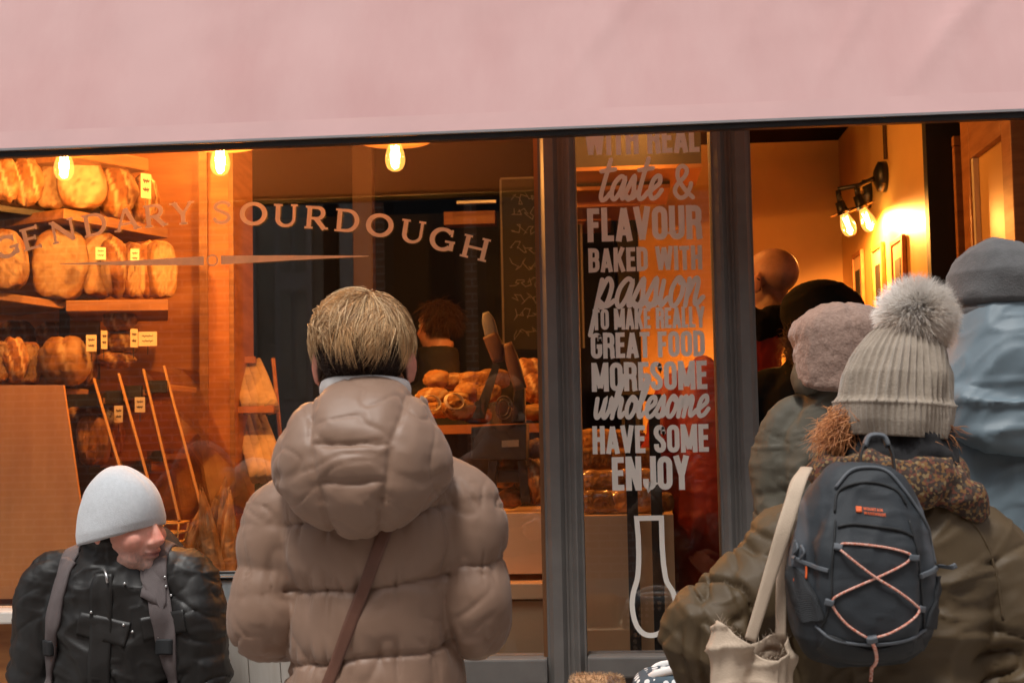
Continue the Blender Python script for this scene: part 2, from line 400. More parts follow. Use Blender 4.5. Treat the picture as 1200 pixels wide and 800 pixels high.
for k, (a, b) in enumerate(((452, 545), (560, 650), (672, 800))):
    fr = MB().box((fx(a), .02, .7), (fx(b), .06, fz(215))).build('window', M['black'], hs_)
    MB().box((fx(a)+.1, .06, .8), (fx(b)-.1, .07, fz(215)-.12)).build('pane', M['darkglass'], fr)
for x0 in (-12, -9, -6.3, 2, 5, 8):
    fr = MB().box((x0, .0, 4.6), (x0+1.1, .05, 6.4)).build('window', M['offwhite'], hs_)
    MB().box((x0+.08, .05, 4.7), (x0+1.02, .06, 6.3)).build('pane', M['darkglass'], fr)

# ================================================================= shop interior (setting)
IN = 0.15
XP1a, XP1b = at(637, 500, 0).x, at(686.5, 700, 0).x
XP2a, XP2b = at(841, 500, 0).x, at(888, 500, 0).x
XJ = 1.24
def panel(name, V, m): 
    return tag(obj(name, pymesh(V, [(0, 1, 2, 3)], False), m), kind='structure')
tag(MB().box((-3.4, .10, -.1), (2.6, 4.6, IN)).build('floor', M['floor']), kind='structure')
tag(MB().box((-3.4, .02, 2.78), (2.6, 4.6, 2.9)).build('ceiling', M['ceil']), kind='structure')
tag(MB().box((-3.5, 4.5, IN), (0.17, 4.6, 2.78)).build('wall_back', M['dark']), kind='structure')
YB = 2.7
XW = at(1090, 260, .9).x
tag(MB().box((0.17, YB, IN), (XW+.12, YB+.1, 2.78)).build('wall_end', M['plaster']), kind='structure')
tag(MB().box((XW, .92, IN), (XW+.1, YB, 2.78)).build('wall_right', M['plaster']), kind='structure')
tag(MB().box((XW-.012, .86, IN), (2.6, .915, 2.78)).build('wall_passage', M['dark']), kind='structure')
tag(MB().box((0.07, YB+.02, IN), (0.168, 4.5, 2.78)).build('wall_return', M['dark']), kind='structure')
tag(MB().box((-3.5, .02, IN), (-3.4, 4.5, 2.78)).build('wall_left', M['wood']), kind='structure')
XN = at(274, 350, 1.25).x
tag(MB().box((-3.4, 1.25, IN), (XN, 1.33, 2.78)).build('wall_display', M['wood']), kind='structure')
MBx = MB()
post = thing('wooden_pillar', 'orange wooden pillar with two bright edge strips right of the bread shelves', 'pillar', (at(258, 350, .95).x, .95, IN))
hw = (at(275, 350, .95).x-at(240, 350, .95).x)/2
MB().box((-hw, -.02, 0), (hw, .26, 2.62)).build('shaft', M['wood'], post)
for s in (-1, 1): MB().box((s*hw-.014, -.032, 0), (s*hw+.004 if s > 0 else s*hw+.018, -.021, 2.62)).build('edge_strip', M['woodh'], post, bevel=.003)
p2 = at(427, 300, 2.2)
pp = thing('wooden_post', 'slim brown timber post in the dark shop above the blond person', 'post', (p2.x, 2.2, IN))
MB().box((-.045, -.04, 0), (.045, .04, 2.62)).build('shaft', M['woodd'], pp, bevel=.004)

# ================================================================= shopfront
sf = thing('bakery_shopfront', 'grey painted bakery shopfront with large window, narrow side light and open doorway', 'shopfront', (0, 0, 0))
TOPZ = 2.55; ZS1 = at(610, 768, 0).z; ZS0 = at(4, 712, 0).z; XS = at(440, 700, 0).x
def stile(xa, xb, y0=-.05, y1=.07, z0=0.0, name='stile'):
    w_ = xb-xa; c = .016
    V = []
    for z in (z0, TOPZ):
        V += [(xa, y1, z), (xa, y0+c, z), (xa+.006, y0+c, z), (xa+.018, y0, z), (xb-.018, y0, z), (xb-.006, y0+c, z), (xb, y0+c, z), (xb, y1, z)]
    F = [(i, (i+1) % 8, 8+(i+1) % 8, 8+i) for i in range(8)]+[tuple(range(7, -1, -1)), tuple(range(8, 16))]
    return MB().add(V, F).build(name, M['frame'], sf)
m1 = at(664, 500, 0).x; stile(XP1a, m1-.003); stile(m1+.003, XP1b)
m2 = at(861, 500, 0).x; stile(XP2a, m2-.003); stile(m2+.003, XP2b)
MB().box((m1-.02, -.03, 0), (m1+.02, .05, TOPZ)).build('post_core', M['frame'], sf)
MB().box((m2-.02, -.03, 0), (m2+.02, .05, TOPZ)).build('post_core', M['frame'], sf)
stile(XJ, XJ+.12); stile(-3.06, -2.96)
MB().box((XP1a-.012, -.02, ZS1), (XP1a-.0005, .0, TOPZ)).build('glazing_bead', M['bead'], sf)
MB().box((XP1a-.012, .012, ZS1), (XP1a-.0005, .03, TOPZ)).build('glazing_bead', M['bead'], sf)
# sills and the panels under the glass
MB().box((XS, -.06, ZS1-.07), (XP1a-.001, .06, ZS1)).build('sill', M['frame'], sf, bevel=.006)
MB().box((XP1b+.001, -.06, ZS1-.055), (XP2a-.001, .06, ZS1+.004)).build('sill', M['frame'], sf, bevel=.006)
MB().box((-2.955, -.09, ZS0-.035), (XS-.001, .06, ZS0)).build('sill', M['offwhite'], sf, bevel=.006)
MB().box((-2.955, -.03, 0), (XS-.03, .05, ZS0-.036)).build('stall_riser', M['wood'], sf)
MB().box((XS-.029, -.03, 0), (XP1a-.002, .05, ZS1-.071)).build('stall_riser', M['frame'], sf)
MB().box((XP1b+.002, -.03, 0), (XP2a-.002, .05, ZS1-.056)).build('stall_riser', M['frame'], sf)
MB().box((XP2b+.001, -.02, 0), (XJ-.001, .12, IN-.003)).build('door_step', M['frame'], sf, bevel=.006)
MB().box((-3.06, -.055, TOPZ+.001), (XJ+.12, .09, 2.77)).build('head_rail', M['frame'], sf)
MB().box((-9, .02, 2.905), (9, .3, 5.0)).build('upper_wall', M['brick'], sf)
MB().box((-9, -.02, 0), (-3.061, .3, 2.9)).build('side_wall', M['brick'], sf)
MB().box((XJ+.121, -.02, 0), (9, .3, 2.9)).build('side_wall', M['brick'], sf)
MB().box((-2.958, .0, ZS0+.001), (XP1a-.0125, .008, TOPZ)).build('window_pane', M['pane'], sf)
MB().box((XP1b+.0015, .0, ZS1+.005), (XP2a-.0015, .008, TOPZ)).build('window_pane', M['pane'], sf)
# the piece of pane between the two sill heights
MB().box((XS+.001, .0, ZS1+.001), (XP1a-.0125, .008, ZS0)).build('window_pane', M['pane'], sf)

# ================================================================= awning
AY = -0.45; AZ = at(600, 152.5, AY).z
aw = thing('awning', 'dusty pink canvas awning across the top of the shopfront', 'awning', (0, 0, 0))
nx, ny = 260, 60; x0, x1 = -3.3, 2.6; topy, topz = -.03, 3.02
V = []; F = []
for j in range(ny+1):
    for i in range(nx+1):
        V.append((x0+(x1-x0)*i/nx, 0, j/ny))
V = np.array(V); t = V[:, 2]; X = V[:, 0]
y = AY+(topy-AY)*t; z = AZ+(topz-AZ)*t
q = np.stack([X*1.0, t*0.5, 0*t], 1)
d = -0.012*np.sin(np.pi*t)+0.010*fbm(np.stack([X*.8+t*.5, t*.8, 0*t], 1), 3, 2)
dd = X-0.55*t                                                     # long slack folds running down to the left
d += 0.020*ridge(np.stack([dd*3.2, t*.7+dd*.4, 0*t+2], 1), 11, 3)*sstep(-.3, .5, X)*(1-.3*t)
d += 0.009*ridge(np.stack([dd*7+3, t*.9, 0*t+5], 1), 12, 3)*sstep(-.1, .9, X)
d += 0.006*ridge(np.stack([X*3+.8*t, t*.6, 0*t+9], 1), 14, 4)
d += .004*fbm(np.stack([X*3, t*3, 0*t], 1), 33, 3)
d *= sstep(0, .34, t)*.94+.06
nn = nrm((0, -(topz-AZ), -(AY-topy)))
V = np.stack([X, y-d*abs(nn[1]), z+d*nn[2]], 1)
for j in range(ny):
    for i in range(nx):
        a = j*(nx+1)+i; F.append((a, a+1, a+nx+2, a+nx+1))
me = pymesh(V, F); o = obj('canvas', me, M['awning'], aw); s = o.modifiers.new('t', 'SOLIDIFY'); s.thickness = .003; s.offset = -1
# doubled hem along the front edge, then the bar
dirv = np.array([0, topy-AY, topz-AZ]); dirv = dirv/np.linalg.norm(dirv)
n0 = np.array([0, -dirv[2], dirv[1]])
MB().box((x0, -.001, -.003), (x1, .003, .055), Matrix(((1, 0, 0, 0), (0, n0[1]*-1, dirv[1], AY-.004), (0, n0[2]*-1, dirv[2], AZ-.004), (0, 0, 0, 1)))).build('hem', M['hem'], aw)
MB().box((x0, AY-.007, AZ-.0105), (x1, AY+.006, AZ-.0045)).build('edge_trim', M['alu'], aw)
MB().box((x0, AY+.000, AZ-.026), (x1, AY+.03, AZ-.011)).build('front_bar', M['black'], aw, bevel=.004)
for xx in (-2.6, 1.9):
    b = MB(); b.tube([(xx, -.02, 2.5), (xx+.35, -.2, 2.33), (xx, AY+.05, AZ-.03)], [.016]*3, n=8); b.build('folding_arm', M['alu'], aw, smooth=True)
aw.rotation_euler = (0, -.0042, 0); aw.location = (0, 0, .0042*1.9)
MB().box((x0, -.1, 2.97), (x1, .015, 3.09)).build('cassette', M['alu'], aw, bevel=.01)

# ================================================================= lettering
def arc(cx, cy, rx, ry, a0, a1, n=9):
    return [(cx+rx*math.cos(R(a)), cy+ry*math.sin(R(a))) for a in np.linspace(a0, a1, n)]
W_ = .19                                                          # stroke of the condensed capitals
def caps():
    h = W_/2; G = {}
    def rr(x0, x1, y0, y1, r, a=None):                            # rounded rectangle centre line
        return arc(x1-r, y1-r, r, r, 0, 90, 5)+arc(x0+r, y1-r, r, r, 90, 180, 5)+arc(x0+r, y0+r, r, r, 180, 270, 5)+arc(x1-r, y0+r, r, r, 270, 360, 5)
    L, Rr, B, T, w = h, .52-h, h, 1-h, .52
    G['O'] = (w, [('c', rr(L, Rr, B, T, .15))])
    G['D'] = (w, [('o', [(L, 0), (L, 1)]), ('o', [(L, T), (.22, T)]+arc(Rr-.15, T-.15, .15, .15, 90, 0, 5)+arc(Rr-.15, B+.15, .15, .15, 0, -90, 5)+[(.22, B), (L, B)])])
    G['I'] = (W_, [('o', [(h, 0), (h, 1)])])
    G['L'] = (.42, [('o', [(L, 1), (L, B), (.42, B)])])
    G['T'] = (.48, [('o', [(0, T), (.48, T)]), ('o', [(.24, 0), (.24, T)])])
    G['H'] = (w, [('o', [(L, 0), (L, 1)]), ('o', [(Rr, 0), (Rr, 1)]), ('o', [(L, .52), (Rr, .52)])])
    G['E'] = (.43, [('o', [(.43, T), (L, T), (L, B), (.43, B)]), ('o', [(L, .52), (.40, .52)])])
    G['F'] = (.42, [('o', [(.42, T), (L, T), (L, 0)]), ('o', [(L, .5), (.38, .5)])])
    G['U'] = (w, [('o', [(L, 1), (L, B+.15)]+arc(L+.15, B+.15, .15, .15, 180, 270, 5)+arc(Rr-.15, B+.15, .15, .15, 270, 360, 5)+[(Rr, 1)])])
    G['J'] = (.46, [('o', [(.46-h, 1), (.46-h, B+.14)]+arc(.46-h-.14, B+.14, .14, .14, 0, -90, 5)+arc(h+.13, B+.14, .13, .14, 270, 180, 5)+[(h, .34)])])
    G['A'] = (.56, [('o', [(.08, 0), (.28, .97)]), ('o', [(.48, 0), (.28, .97)]), ('o', [(.16, .26), (.4, .26)])])
    G['V'] = (.56, [('o', [(.08, 1), (.28, .03)]), ('o', [(.48, 1), (.28, .03)])])
    G['W'] = (.82, [('o', [(.08, 1), (.23, .03)]), ('o', [(.41, .95), (.23, .03)]), ('o', [(.41, .95), (.59, .03)]), ('o', [(.74, 1), (.59, .03)])])
    G['M'] = (.70, [('o', [(h, 0), (h, 1)]), ('o', [(.70-h, 0), (.70-h, 1)]), ('o', [(.12, .95), (.35, .12)]), ('o', [(.58, .95), (.35, .12)])])
    G['N'] = (.55, [('o', [(h, 0), (h, 1)]), ('o', [(.55-h, 0), (.55-h, 1)]), ('o', [(.11, .98), (.44, .02)])])
    G['K'] = (.54, [('o', [(h, 0), (h, 1)]), ('o', [(.45, 1), (.17, .42)]), ('o', [(.24, .58), (.46, 0)])])
    G['Y'] = (.54, [('o', [(.08, 1), (.27, .42)]), ('o', [(.46, 1), (.27, .42)]), ('o', [(.27, 0), (.27, .5)])])
    bow = [(L, T), (.2, T)]+arc(Rr-.13, T-.13, .13, .13, 90, 0, 5)+arc(Rr-.13, .50+.12, .13, .12, 0, -90, 5)+[(.2, .50), (L, .50)]
    G['R'] = (.53, [('o', [(L, 0), (L, 1)]), ('o', bow), ('o', [(.28, .5)]+[(.40, .44), (Rr, .32), (Rr, .1), (Rr+.03, 0)])])
    G['P'] = (w, [('o', [(L, 0), (L, 1)]), ('o', bow)])
    G['B'] = (w, [('o', [(L, 0), (L, 1)]), ('o', [(L, T), (.2, T)]+arc(Rr-.14, T-.12, .13, .12, 90, 0, 5)+arc(Rr-.14, .53+.11, .13, .11, 0, -90, 5)+[(L, .53)]), ('o', [(L, .53), (.2, .53)]+arc(Rr-.14, .53-.14, .14, .14, 90, 0, 5)+arc(Rr-.14, B+.14, .14, .14, 0, -90, 5)+[(L, B)])])
    G['S'] = (.5, [('o', [(.5-h, .68), (.5-h, T-.13)]+arc(.5-h-.15, T-.14, .15, .14, 0, 90, 5)+arc(h+.15, T-.14, .15, .14, 90, 180, 5)+[(h, .68), (.16, .57), (.34, .43), (.5-h, .32)]+arc(.5-h-.15, B+.14, .15, .14, 0, -90, 5)+arc(h+.15, B+.14, .15, .14, 270, 180, 5)+[(h, .32)])])
    G['G'] = (.51, [('o', [(Rr, .68), (Rr, T-.13)]+arc(Rr-.15, T-.14, .15, .14, 0, 90, 5)+arc(L+.15, T-.14, .15, .14, 90, 180, 5)+arc(L+.15, B+.14, .15, .14, 180, 270, 5)+arc(Rr-.15, B+.14, .15, .14, 270, 360, 5)+[(Rr, .47), (.27, .47)])])
    G[' '] = (.24, [])
    return G
CAPS = caps()
def stroke(pts, w, z, closed=False, rnd=False, th=.0003, grad=0.0):
    """a flat pen stroke of width w (number or list) with mitred joints and a little thickness, in the xz plane; front faces -y"""
    P = np.array(pts, float); n = len(P); ws = np.broadcast_to(np.asarray(w, float), (n,)) if not np.isscalar(w) else np.full(n, w)
    Ls = []; Rs = []
    for i in range(n):
        a = P[(i-1) % n] if (closed or i) else None; b = P[(i+1) % n] if (closed or i < n-1) else None
        d1 = nrm(P[i]-a) if a is not None else None; d2 = nrm(b-P[i]) if b is not None else None
        if d1 is None: d1 = d2
        if d2 is None: d2 = d1
        nn = np.array([-(d1+d2)[1], (d1+d2)[0]]); nn = nrm(nn) if np.linalg.norm(nn) > 1e-6 else np.array([-d1[1], d1[0]])
        k = 1/max(.45, abs(np.dot(nn, [-d1[1], d1[0]])))
        Ls.append(P[i]+nn*k*ws[i]/2); Rs.append(P[i]-nn*k*ws[i]/2)
    V = []; F = []
    for i_, (l, r) in enumerate(zip(Ls, Rs)):
        zz = z+(grad*i_/n if not closed else 0)
        V += [(l[0], -zz-th, l[1]), (r[0], -zz-th, r[1]), (l[0], -zz, l[1]), (r[0], -zz, r[1])]
    m = n if closed else n-1
    for i in range(m):
        a = 4*i; b = 4*((i+1) % n); F += [(a, a+1, b+1, b), (a+2, b+2, b+3, a+3), (a, b, b+2, a+2), (a+1, a+3, b+3, b+1)]
    if not closed: F += [(0, 2, 3, 1), (4*n-4, 4*n-3, 4*n-1, 4*n-2)]
    if rnd:
        for e in (0, n-1):
            b = len(V); c = P[e]
            for k in range(12):
                V.append((c[0]+ws[e]/2*math.cos(k*math.pi/6), -z-th-.00006-(grad*e/n), c[1]+ws[e]/2*math.sin(k*math.pi/6)))
            F.append(tuple(range(b, b+12)))
    return V, F
def caps_line(txt, width, height, sw=W_):
    adv = [CAPS[c][0] for c in txt]; gap = .075; tot = sum(adv)+gap*(len(txt)-1); kx = width/(tot*height)
    mb = MB(); x = 0; k = 0
    for c in txt:
        for kind, pts in CAPS[c][1]:
            pts2 = [((x+p[0])*height*kx, p[1]*height) for p in pts]
            mb.add(*stroke(pts2, sw*height*min(1.15, max(.8, (kx+1)/2)), .0002+.00007*(k % 9), closed=(kind == 'c'))); k += 1
        x += CAPS[c][0]+gap
    return mb
# brush script, lower case; x height 1, slanted afterwards
SCR = {
 'a': (1.0, [[(.78,.92),(.5,1.0),(.18,.7),(.12,.25),(.35,.02),(.62,.3),(.8,.85),(.78,.35),(.86,.05),(1.05,.18)]]),
 'e': (.85, [[(.0,.2),(.3,.42),(.66,.68),(.56,.98),(.26,.86),(.14,.4),(.34,.02),(.66,.1),(.88,.36)]]),
 'h': (1.0, [[(.0,.3),(.35,1.2),(.46,1.9),(.3,1.98),(.2,1.2),(.14,.0)],[(.15,.3),(.42,.92),(.62,.86),(.62,.3),(.74,.04),(1.0,.25)]]),
 'i': (.5, [[(.1,.9),(.1,.3),(.2,.04),(.48,.3)],[(.16,1.42),(.18,1.5)]]),
 'l': (.55, [[(.0,.3),(.34,1.1),(.44,1.85),(.28,1.95),(.16,1.1),(.16,.25),(.3,.02),(.55,.25)]]),
 'm': (1.35, [[(.08,.95),(.12,.0)],[(.13,.35),(.38,.95),(.52,.8),(.5,.0)],[(.51,.35),(.78,.95),(.94,.8),(.92,.25),(1.04,.04),(1.35,.3)]]),
 'n': (1.0, [[(.08,.95),(.12,.0)],[(.13,.35),(.4,.95),(.6,.82),(.58,.25),(.7,.04),(1.0,.3)]]),
 'o': (.9, [[(.62,.9),(.36,1.0),(.12,.6),(.2,.12),(.46,.02),(.7,.4),(.66,.85),(.5,.82),(.95,.7)]]),
 'p': (1.0, [[(.1,1.0),(.04,-.95)],[(.08,.4),(.4,1.02),(.7,.78),(.62,.2),(.34,.02),(.14,.25),(.6,.06),(1.0,.25)]]),
 's': (.7, [[(-.05,.15),(.35,.98),(.46,.6),(.5,.25),(.3,.0),(.08,.14),(.5,.05),(.74,.3)]]),
 't': (.72, [[(.36,1.75),(.18,.4),(.26,.03),(.5,.05),(.74,.3)],[(-.1,1.25),(.75,1.32)]]),
 'w': (1.25, [[(.05,.95),(.12,.25),(.3,.02),(.56,.35),(.66,.9),(.66,.25),(.84,.02),(1.08,.4),(1.1,.92),(1.2,.8),(1.35,.8)]]),
}
def script_line(txt, width, xh, sw, slant=.22):
    adv = [SCR[c][0] for c in txt]; kx = width/sum(adv)
    mb = MB(); x = 0; k = 0
    for c in txt:
        for pts in SCR[c][1]:
            P = cr(np.array(pts), 8*len(pts)) if len(pts) > 2 else np.array(pts)
            P2 = np.stack([(x+P[:, 0])*kx+slant*P[:, 1]*xh, P[:, 1]*xh], 1)
            mb.add(*stroke(P2, sw, .0003+.0008*(k % 3), rnd=True, grad=.0022)); k += 1
        x += SCR[c][0]
    return mb
GY = -.0012
vin = thing('window_slogan', 'white vinyl slogan of stacked words on the narrow side window', 'lettering', (0, 0, 0))
def place_text(mb, px, pyb, name, m, parent, yoff=GY):
    p = at(px, pyb, GY); o = mb.build(name, m, parent); o.location = (p.x, yoff, p.z); return o
def wpx(a, b, y): return at(b, y, 0).x-at(a, y, 0).x
def hpx(x, a, b): return at(x, a, 0).z-at(x, b, 0).z
for txt, xa, xb_, yt, yb in (('WITH REAL', 686, 820, 148, 183), ('FLAVOUR', 689, 823, 244, 284), ('BAKED WITH', 690, 823, 291, 319.5),
        ('TO MAKE REALLY', 695, 826, 362, 387), ('GREAT FOOD', 693, 826, 390, 420.5), ('MORESOME', 694, 829, 425, 459),
        ('HAVE SOME', 695, 831, 499, 532), ('ENJOY', 718, 808, 535, 575)):
    place_text(caps_line(txt, wpx(xa, xb_, yb), hpx(xa, yt, yb)), xa, yb, 'word', M['white_vinyl'], vin)
for txt, xa, xb_, xh, yb, sw in (('taste', 700, 773, 27, 235, 5.2), ('passion', 697, 822, 33, 361, 5.4), ('wholesome', 695, 828, 24, 490, 5.0)):
    h = hpx(xa, yb-xh, yb); place_text(script_line(txt, wpx(xa, xb_, yb), h, hpx(xa, yb-sw, yb)), xa, yb, 'word', M['white_vinyl'], vin)
amp = cr(np.array([(1.0, .0), (.62, .42), (.24, 1.1), (.26, 1.62), (.5, 1.8), (.72, 1.58), (.6, 1.2), (.16, .72), (.06, .32), (.3, .0), (.62, .1), (.86, .55), (.92, .8)]), 60)
ah = hpx(790, 195, 232)/1.8
place_text(MB().add(*stroke(amp*ah*np.array([1.05, 1]), hpx(790, 220, 225), .0004, rnd=True, grad=.002)), 790, 232, 'word', M['white_vinyl'], vin)
# outline of a bread board under the slogan
pts = [(746, 607), (775, 606.5), (776, 640), (777.5, 660)]+[(781, 680), (789, 694), (791, 708), (786, 728), (777, 739), (764, 744), (753, 741), (745, 730), (741, 712), (742, 695), (747, 677), (748.5, 655), (748, 630)]
pw = [(at(a, b, GY).x, at(a, b, GY).z) for a, b in pts]; c0 = pw[0]
bb = thing('board_outline_decal', 'pale outline of a long bread board stuck on the side window under the slogan', 'decal', (c0[0], GY, c0[1]))
P = np.array(pw)-np.array(c0); Q = np.vstack([P[:3], cr(P[3:], 50), P[:1]])[:-1]
MB().add(*stroke(Q, hpx(750, 650, 656), .0003, closed=True)).build('outline', M['white_vinyl'], bb)

# gold arched name on the big window: wide serif capitals
def serif_glyph(c):
    t, n = .20, .13; S = []
    def st(a, b, w_, s0=True, s1=True):
        S.append(([a, b], w_, False))
        d = nrm(np.array(b)-np.array(a))
        for p, f in ((a, s0), (b, s1)):
            if f:
                y = .045 if p[1] < .5 else .955
                S.append(([(p[0]-w_*.5-.085, y), (p[0]+w_*.5+.085, y)], .09, False))
    def el(cx, cy, rx, ry, a0, a1, cl=False, k=26):
        a = np.radians(np.linspace(a0, a1, k, endpoint=not cl)); pts = [(cx+rx*math.cos(q), cy+ry*math.sin(q)) for q in a]
        S.append((pts, [n+(t-n)*abs(math.cos(q))+.02 for q in a], cl))
    if c == 'L': st((.2, 0), (.2, 1), t); S.append(([(.12, .06), (.85, .06)], .12, False)); S.append(([(.82, .02), (.82, .3)], .09, False)); w_ = .95
    if c == 'E': 
        st((.2, 0), (.2, 1), t)
        for y, x in ((.06, .85), (.5, .68), (.94, .82)): S.append(([(.12, y), (x, y)], .12, False)); S.append(([(x-.04, y-.11), (x-.04, y+.11)], .08, False)) if 0 < y < 1 else None
        w_ = .95
    if c == 'G': el(.58, .5, .46, .44, 42, 318); S.append(([(1.0, .06), (1.0, .42)], t, False)); S.append(([(.7, .43), (1.14, .43)], .1, False)); S.append(([(.95, .66), (.95, .97)], .09, False)); w_ = 1.18
    if c == 'N': st((.16, 0), (.16, 1), n, True, False); st((.98, 0), (.98, 1), n, False, True); S.append(([(.13, .97), (1.0, .03)], t, False)); S.append(([(0, .955), (.24, .955)], .09, False)); w_ = 1.15
    if c == 'D': st((.2, 0), (.2, 1), t); a = np.radians(np.linspace(90, -90, 20)); S.append(([(.1, .94)]+[(.52+.46*math.cos(q), .5+.44*math.sin(q)) for q in a]+[(.1, .06)], [.11]+[n+(t-n)*abs(math.cos(q)) for q in a]+[.11], False)); w_ = 1.1
    if c == 'A': st((.1, 0), (.53, .98), n, True, False); st((.98, 0), (.55, .98), t, True, False); S.append(([(.28, .3), (.8, .3)], .1, False)); w_ = 1.08
    if c == 'R': st((.2, 0), (.2, 1), t); a = np.radians(np.linspace(90, -90, 16)); S.append(([(.1, .94)]+[(.55+.25*math.cos(q), .70+.24*math.sin(q)) for q in a]+[(.1, .46)], [.11]+[n+(t-n)*abs(math.cos(q)) for q in a]+[.1], False)); st((.5, .46), (.9, .0), t, False, False); S.append(([(.78, .045), (1.06, .045)], .09, False)); w_ = 1.05
    if c == 'Y': st((.12, 1), (.52, .45), t, True, False); st((.92, 1), (.52, .45), n, True, False); st((.52, 0), (.52, .5), t, True, False); w_ = 1.02
    if c == 'S': 
        q = cr(np.array([(.78, .74), (.7, .9), (.45, .95), (.2, .86), (.16, .68), (.4, .54), (.66, .42), (.76, .26), (.62, .09), (.4, .05), (.18, .12), (.1, .28)]), 40); S.append((list(map(tuple, q)), .16, False)); w_ = .88
    if c == 'O': el(.6, .5, .5, .44, 0, 360, True); w_ = 1.2
    if c == 'U': st((.2, .3), (.2, 1), t, False, True); st((.92, .3), (.92, 1), n, False, True); a = np.radians(np.linspace(180, 360, 16)); S.append(([(.56+.36*math.cos(q), .36+.31*math.sin(q)) for q in a], [n+(t-n)*max(0, -math.cos(q)) for q in a], False)); w_ = 1.12
    if c == 'H': st((.18, 0), (.18, 1), t); st((.98, 0), (.98, 1), t); S.append(([(.18, .5), (.98, .5)], .11, False)); w_ = 1.16
    return w_, S
sg = thing('window_name', 'arched gold serif name lettering with a spear ornament on the big window', 'lettering', (0, 0, 0))
NAME = [('L', -58, 318, 23), ('E', -26, 303, 20), ('G', 8, 289, 17), ('E', 37, 279, 14), ('N', 74, 270.5, 12), ('D', 111, 263, 10), ('A', 148, 257, 8), ('R', 182, 252.5, 6), ('Y', 214, 250, 4),
        ('S', 260, 249, 0), ('O', 297, 250.5, -2), ('U', 335, 252.5, -3), ('R', 371, 255, -5), ('D', 407, 258.5, -6), ('O', 445, 264, -8), ('U', 484, 271.5, -10), ('G', 519, 280.5, -12), ('H', 557, 290.5, -15)]
SZ = hpx(300, 236, 262.5)
for c, px, py, rz_ in NAME:
    w_, S = serif_glyph(c); mb = MB()
    for k, (pts, sw, cl) in enumerate(S):
        P = (np.array(pts)-np.array([w_/2, .5]))*SZ; mb.add(*stroke(P, np.asarray(sw)*SZ if not np.isscalar(sw) else sw*SZ, .0002+.00007*k, closed=cl))
    p = at(px, py, GY); o = mb.build('letter', M['gold_vinyl'], sg); o.location = (p.x, GY, p.z); o.rotation_euler = (0, -R(rz_), 0)
c_ = at(249, 305, GY); rr_ = hpx(249, 300, 306)
for pts, wd in ((((70, 309.5), (155, 308), (239, 305.5)), (.8, 5.5, 10.5)), (((259, 304.8), (345, 302), (432, 300)), (10.5, 5.5, .8))):
    Q = np.array([(at(a, b, GY).x, at(a, b, GY).z) for a, b in pts]); k = hpx(249, 300, 301)
    o = MB().add(*stroke(Q-np.array([c_.x, c_.z]), [q*k for q in wd], .0003)).build('spear', M['gold_vinyl'], sg); o.location = (c_.x, GY, c_.z)
o = MB().add(*stroke([(rr_*math.cos(a), rr_*math.sin(a)) for a in np.linspace(0, 2*math.pi, 28, endpoint=False)], rr_*.28, .0004, closed=True)).build('ring', M['gold_vinyl'], sg); o.location = (c_.x, GY, c_.z)

# ================================================================= lamps
WARM = (1.0, 0.40, 0.085)
M['copper'] = mat('copper_shade', (0.55, 0.27, 0.12), 0.35, metal=0.85, var=0.1)
M['brass'] = mat('dark_brass', (0.10, 0.06, 0.035), 0.4, metal=0.8)
M['bulb'] = glass('bulb_glass', 0.05, (1, .93, .8), 0.02, glow=((1.0, .42, .08), .55))
M['filament'] = emit('filament', (1.0, .62, .22), 60.0)
M['cord'] = mat('lamp_cord', (0.02, .02, .02), 0.7)
def bulb(parent, loc, rx=0.0, s=1.0, power=12.0, ry=0.0, spot=False):
    prof = [(.001, -.052), (.012, -.051), (.022, -.044), (.029, -.030), (.031, -.014), (.028, .004), (.021, .024), (.0155, .042), (.0145, .05), (.001, .052)]
    b = MB().add(*lathe([(r*s, z*s) for r, z in prof], 20)).build('bulb', M['bulb'], parent, smooth=True)
    b.location = loc; b.rotation_euler = (rx, ry, 0)
    f = MB()
    for k in range(4):
        a = k*math.pi/2+.4; f.tube([(.006*s*math.cos(a), .006*s*math.sin(a), -.034*s), (.0105*s*math.cos(a), .0105*s*math.sin(a), .026*s)], [.0018*s, .0018*s], n=6)
    f.build('filament', M['filament'], b)
    l = bpy.data.lights.new('bulb_light', 'SPOT' if spot else 'POINT'); l.energy = power; l.color = WARM; l.shadow_soft_size = .02*s
    if spot: l.spot_size = R(180); l.spot_blend = .3
    lo = bpy.data.objects.new('bulb_light', l); link(lo, b); lo.location = (0, 0, 0)
    return b
def pendant(px, py, Y, label, power, disc=True):
    p = at(px, py, Y); t = thing('pendant_lamp', label, 'lamp', tuple(p), 0, 'bare bulb pendant lamps in the shop window')
    bulb(t, (0, 0, 0), 0, 1.0, power)
    MB().add(*lathe([(.001, .085), (.017, .084), (.019, .05), (.0155, .038), (.001, .037)], 16)).build('socket', M['brass'], t, smooth=True)
    if disc:
        MB().add(*lathe([(.001, .070), (.02, .069), (.085, .056), (.108, .042), (.110, .039), (.106, .039), (.083, .050), (.021, .063), (.001, .063)], 36)).build('shade', M['copper'], t, smooth=True)
    MB().tube([(0, 0, .09), (0, 0, 2.77-p.z)], [.0035, .0035], n=6).build('flex', M['cord'], t)
    return t
pendant(75, 192, .17, 'leftmost glowing pendant bulb, in front of the top bread shelf', 18)
pendant(258, 186, .17, 'glowing pendant bulb in front of the orange pillar', 38)
pendant(190, 128, .8, 'added pendant bulb, unseen behind the awning edge, lighting the bread display wall', 15)  # added lamp out of view, brightens the display wall from above
pendant(463, 181, .2, 'glowing pendant bulb with copper disc above the blond person', 11)
pendant(575, 120, 1.05, 'added pendant bulb, unseen above the counter to light it, left of the grey post', 13)  # added lamp out of view, puts warm light on the counter breads
pendant(748, 118, 1.05, 'pendant bulb above the slogan window, right of the grey post', 9)

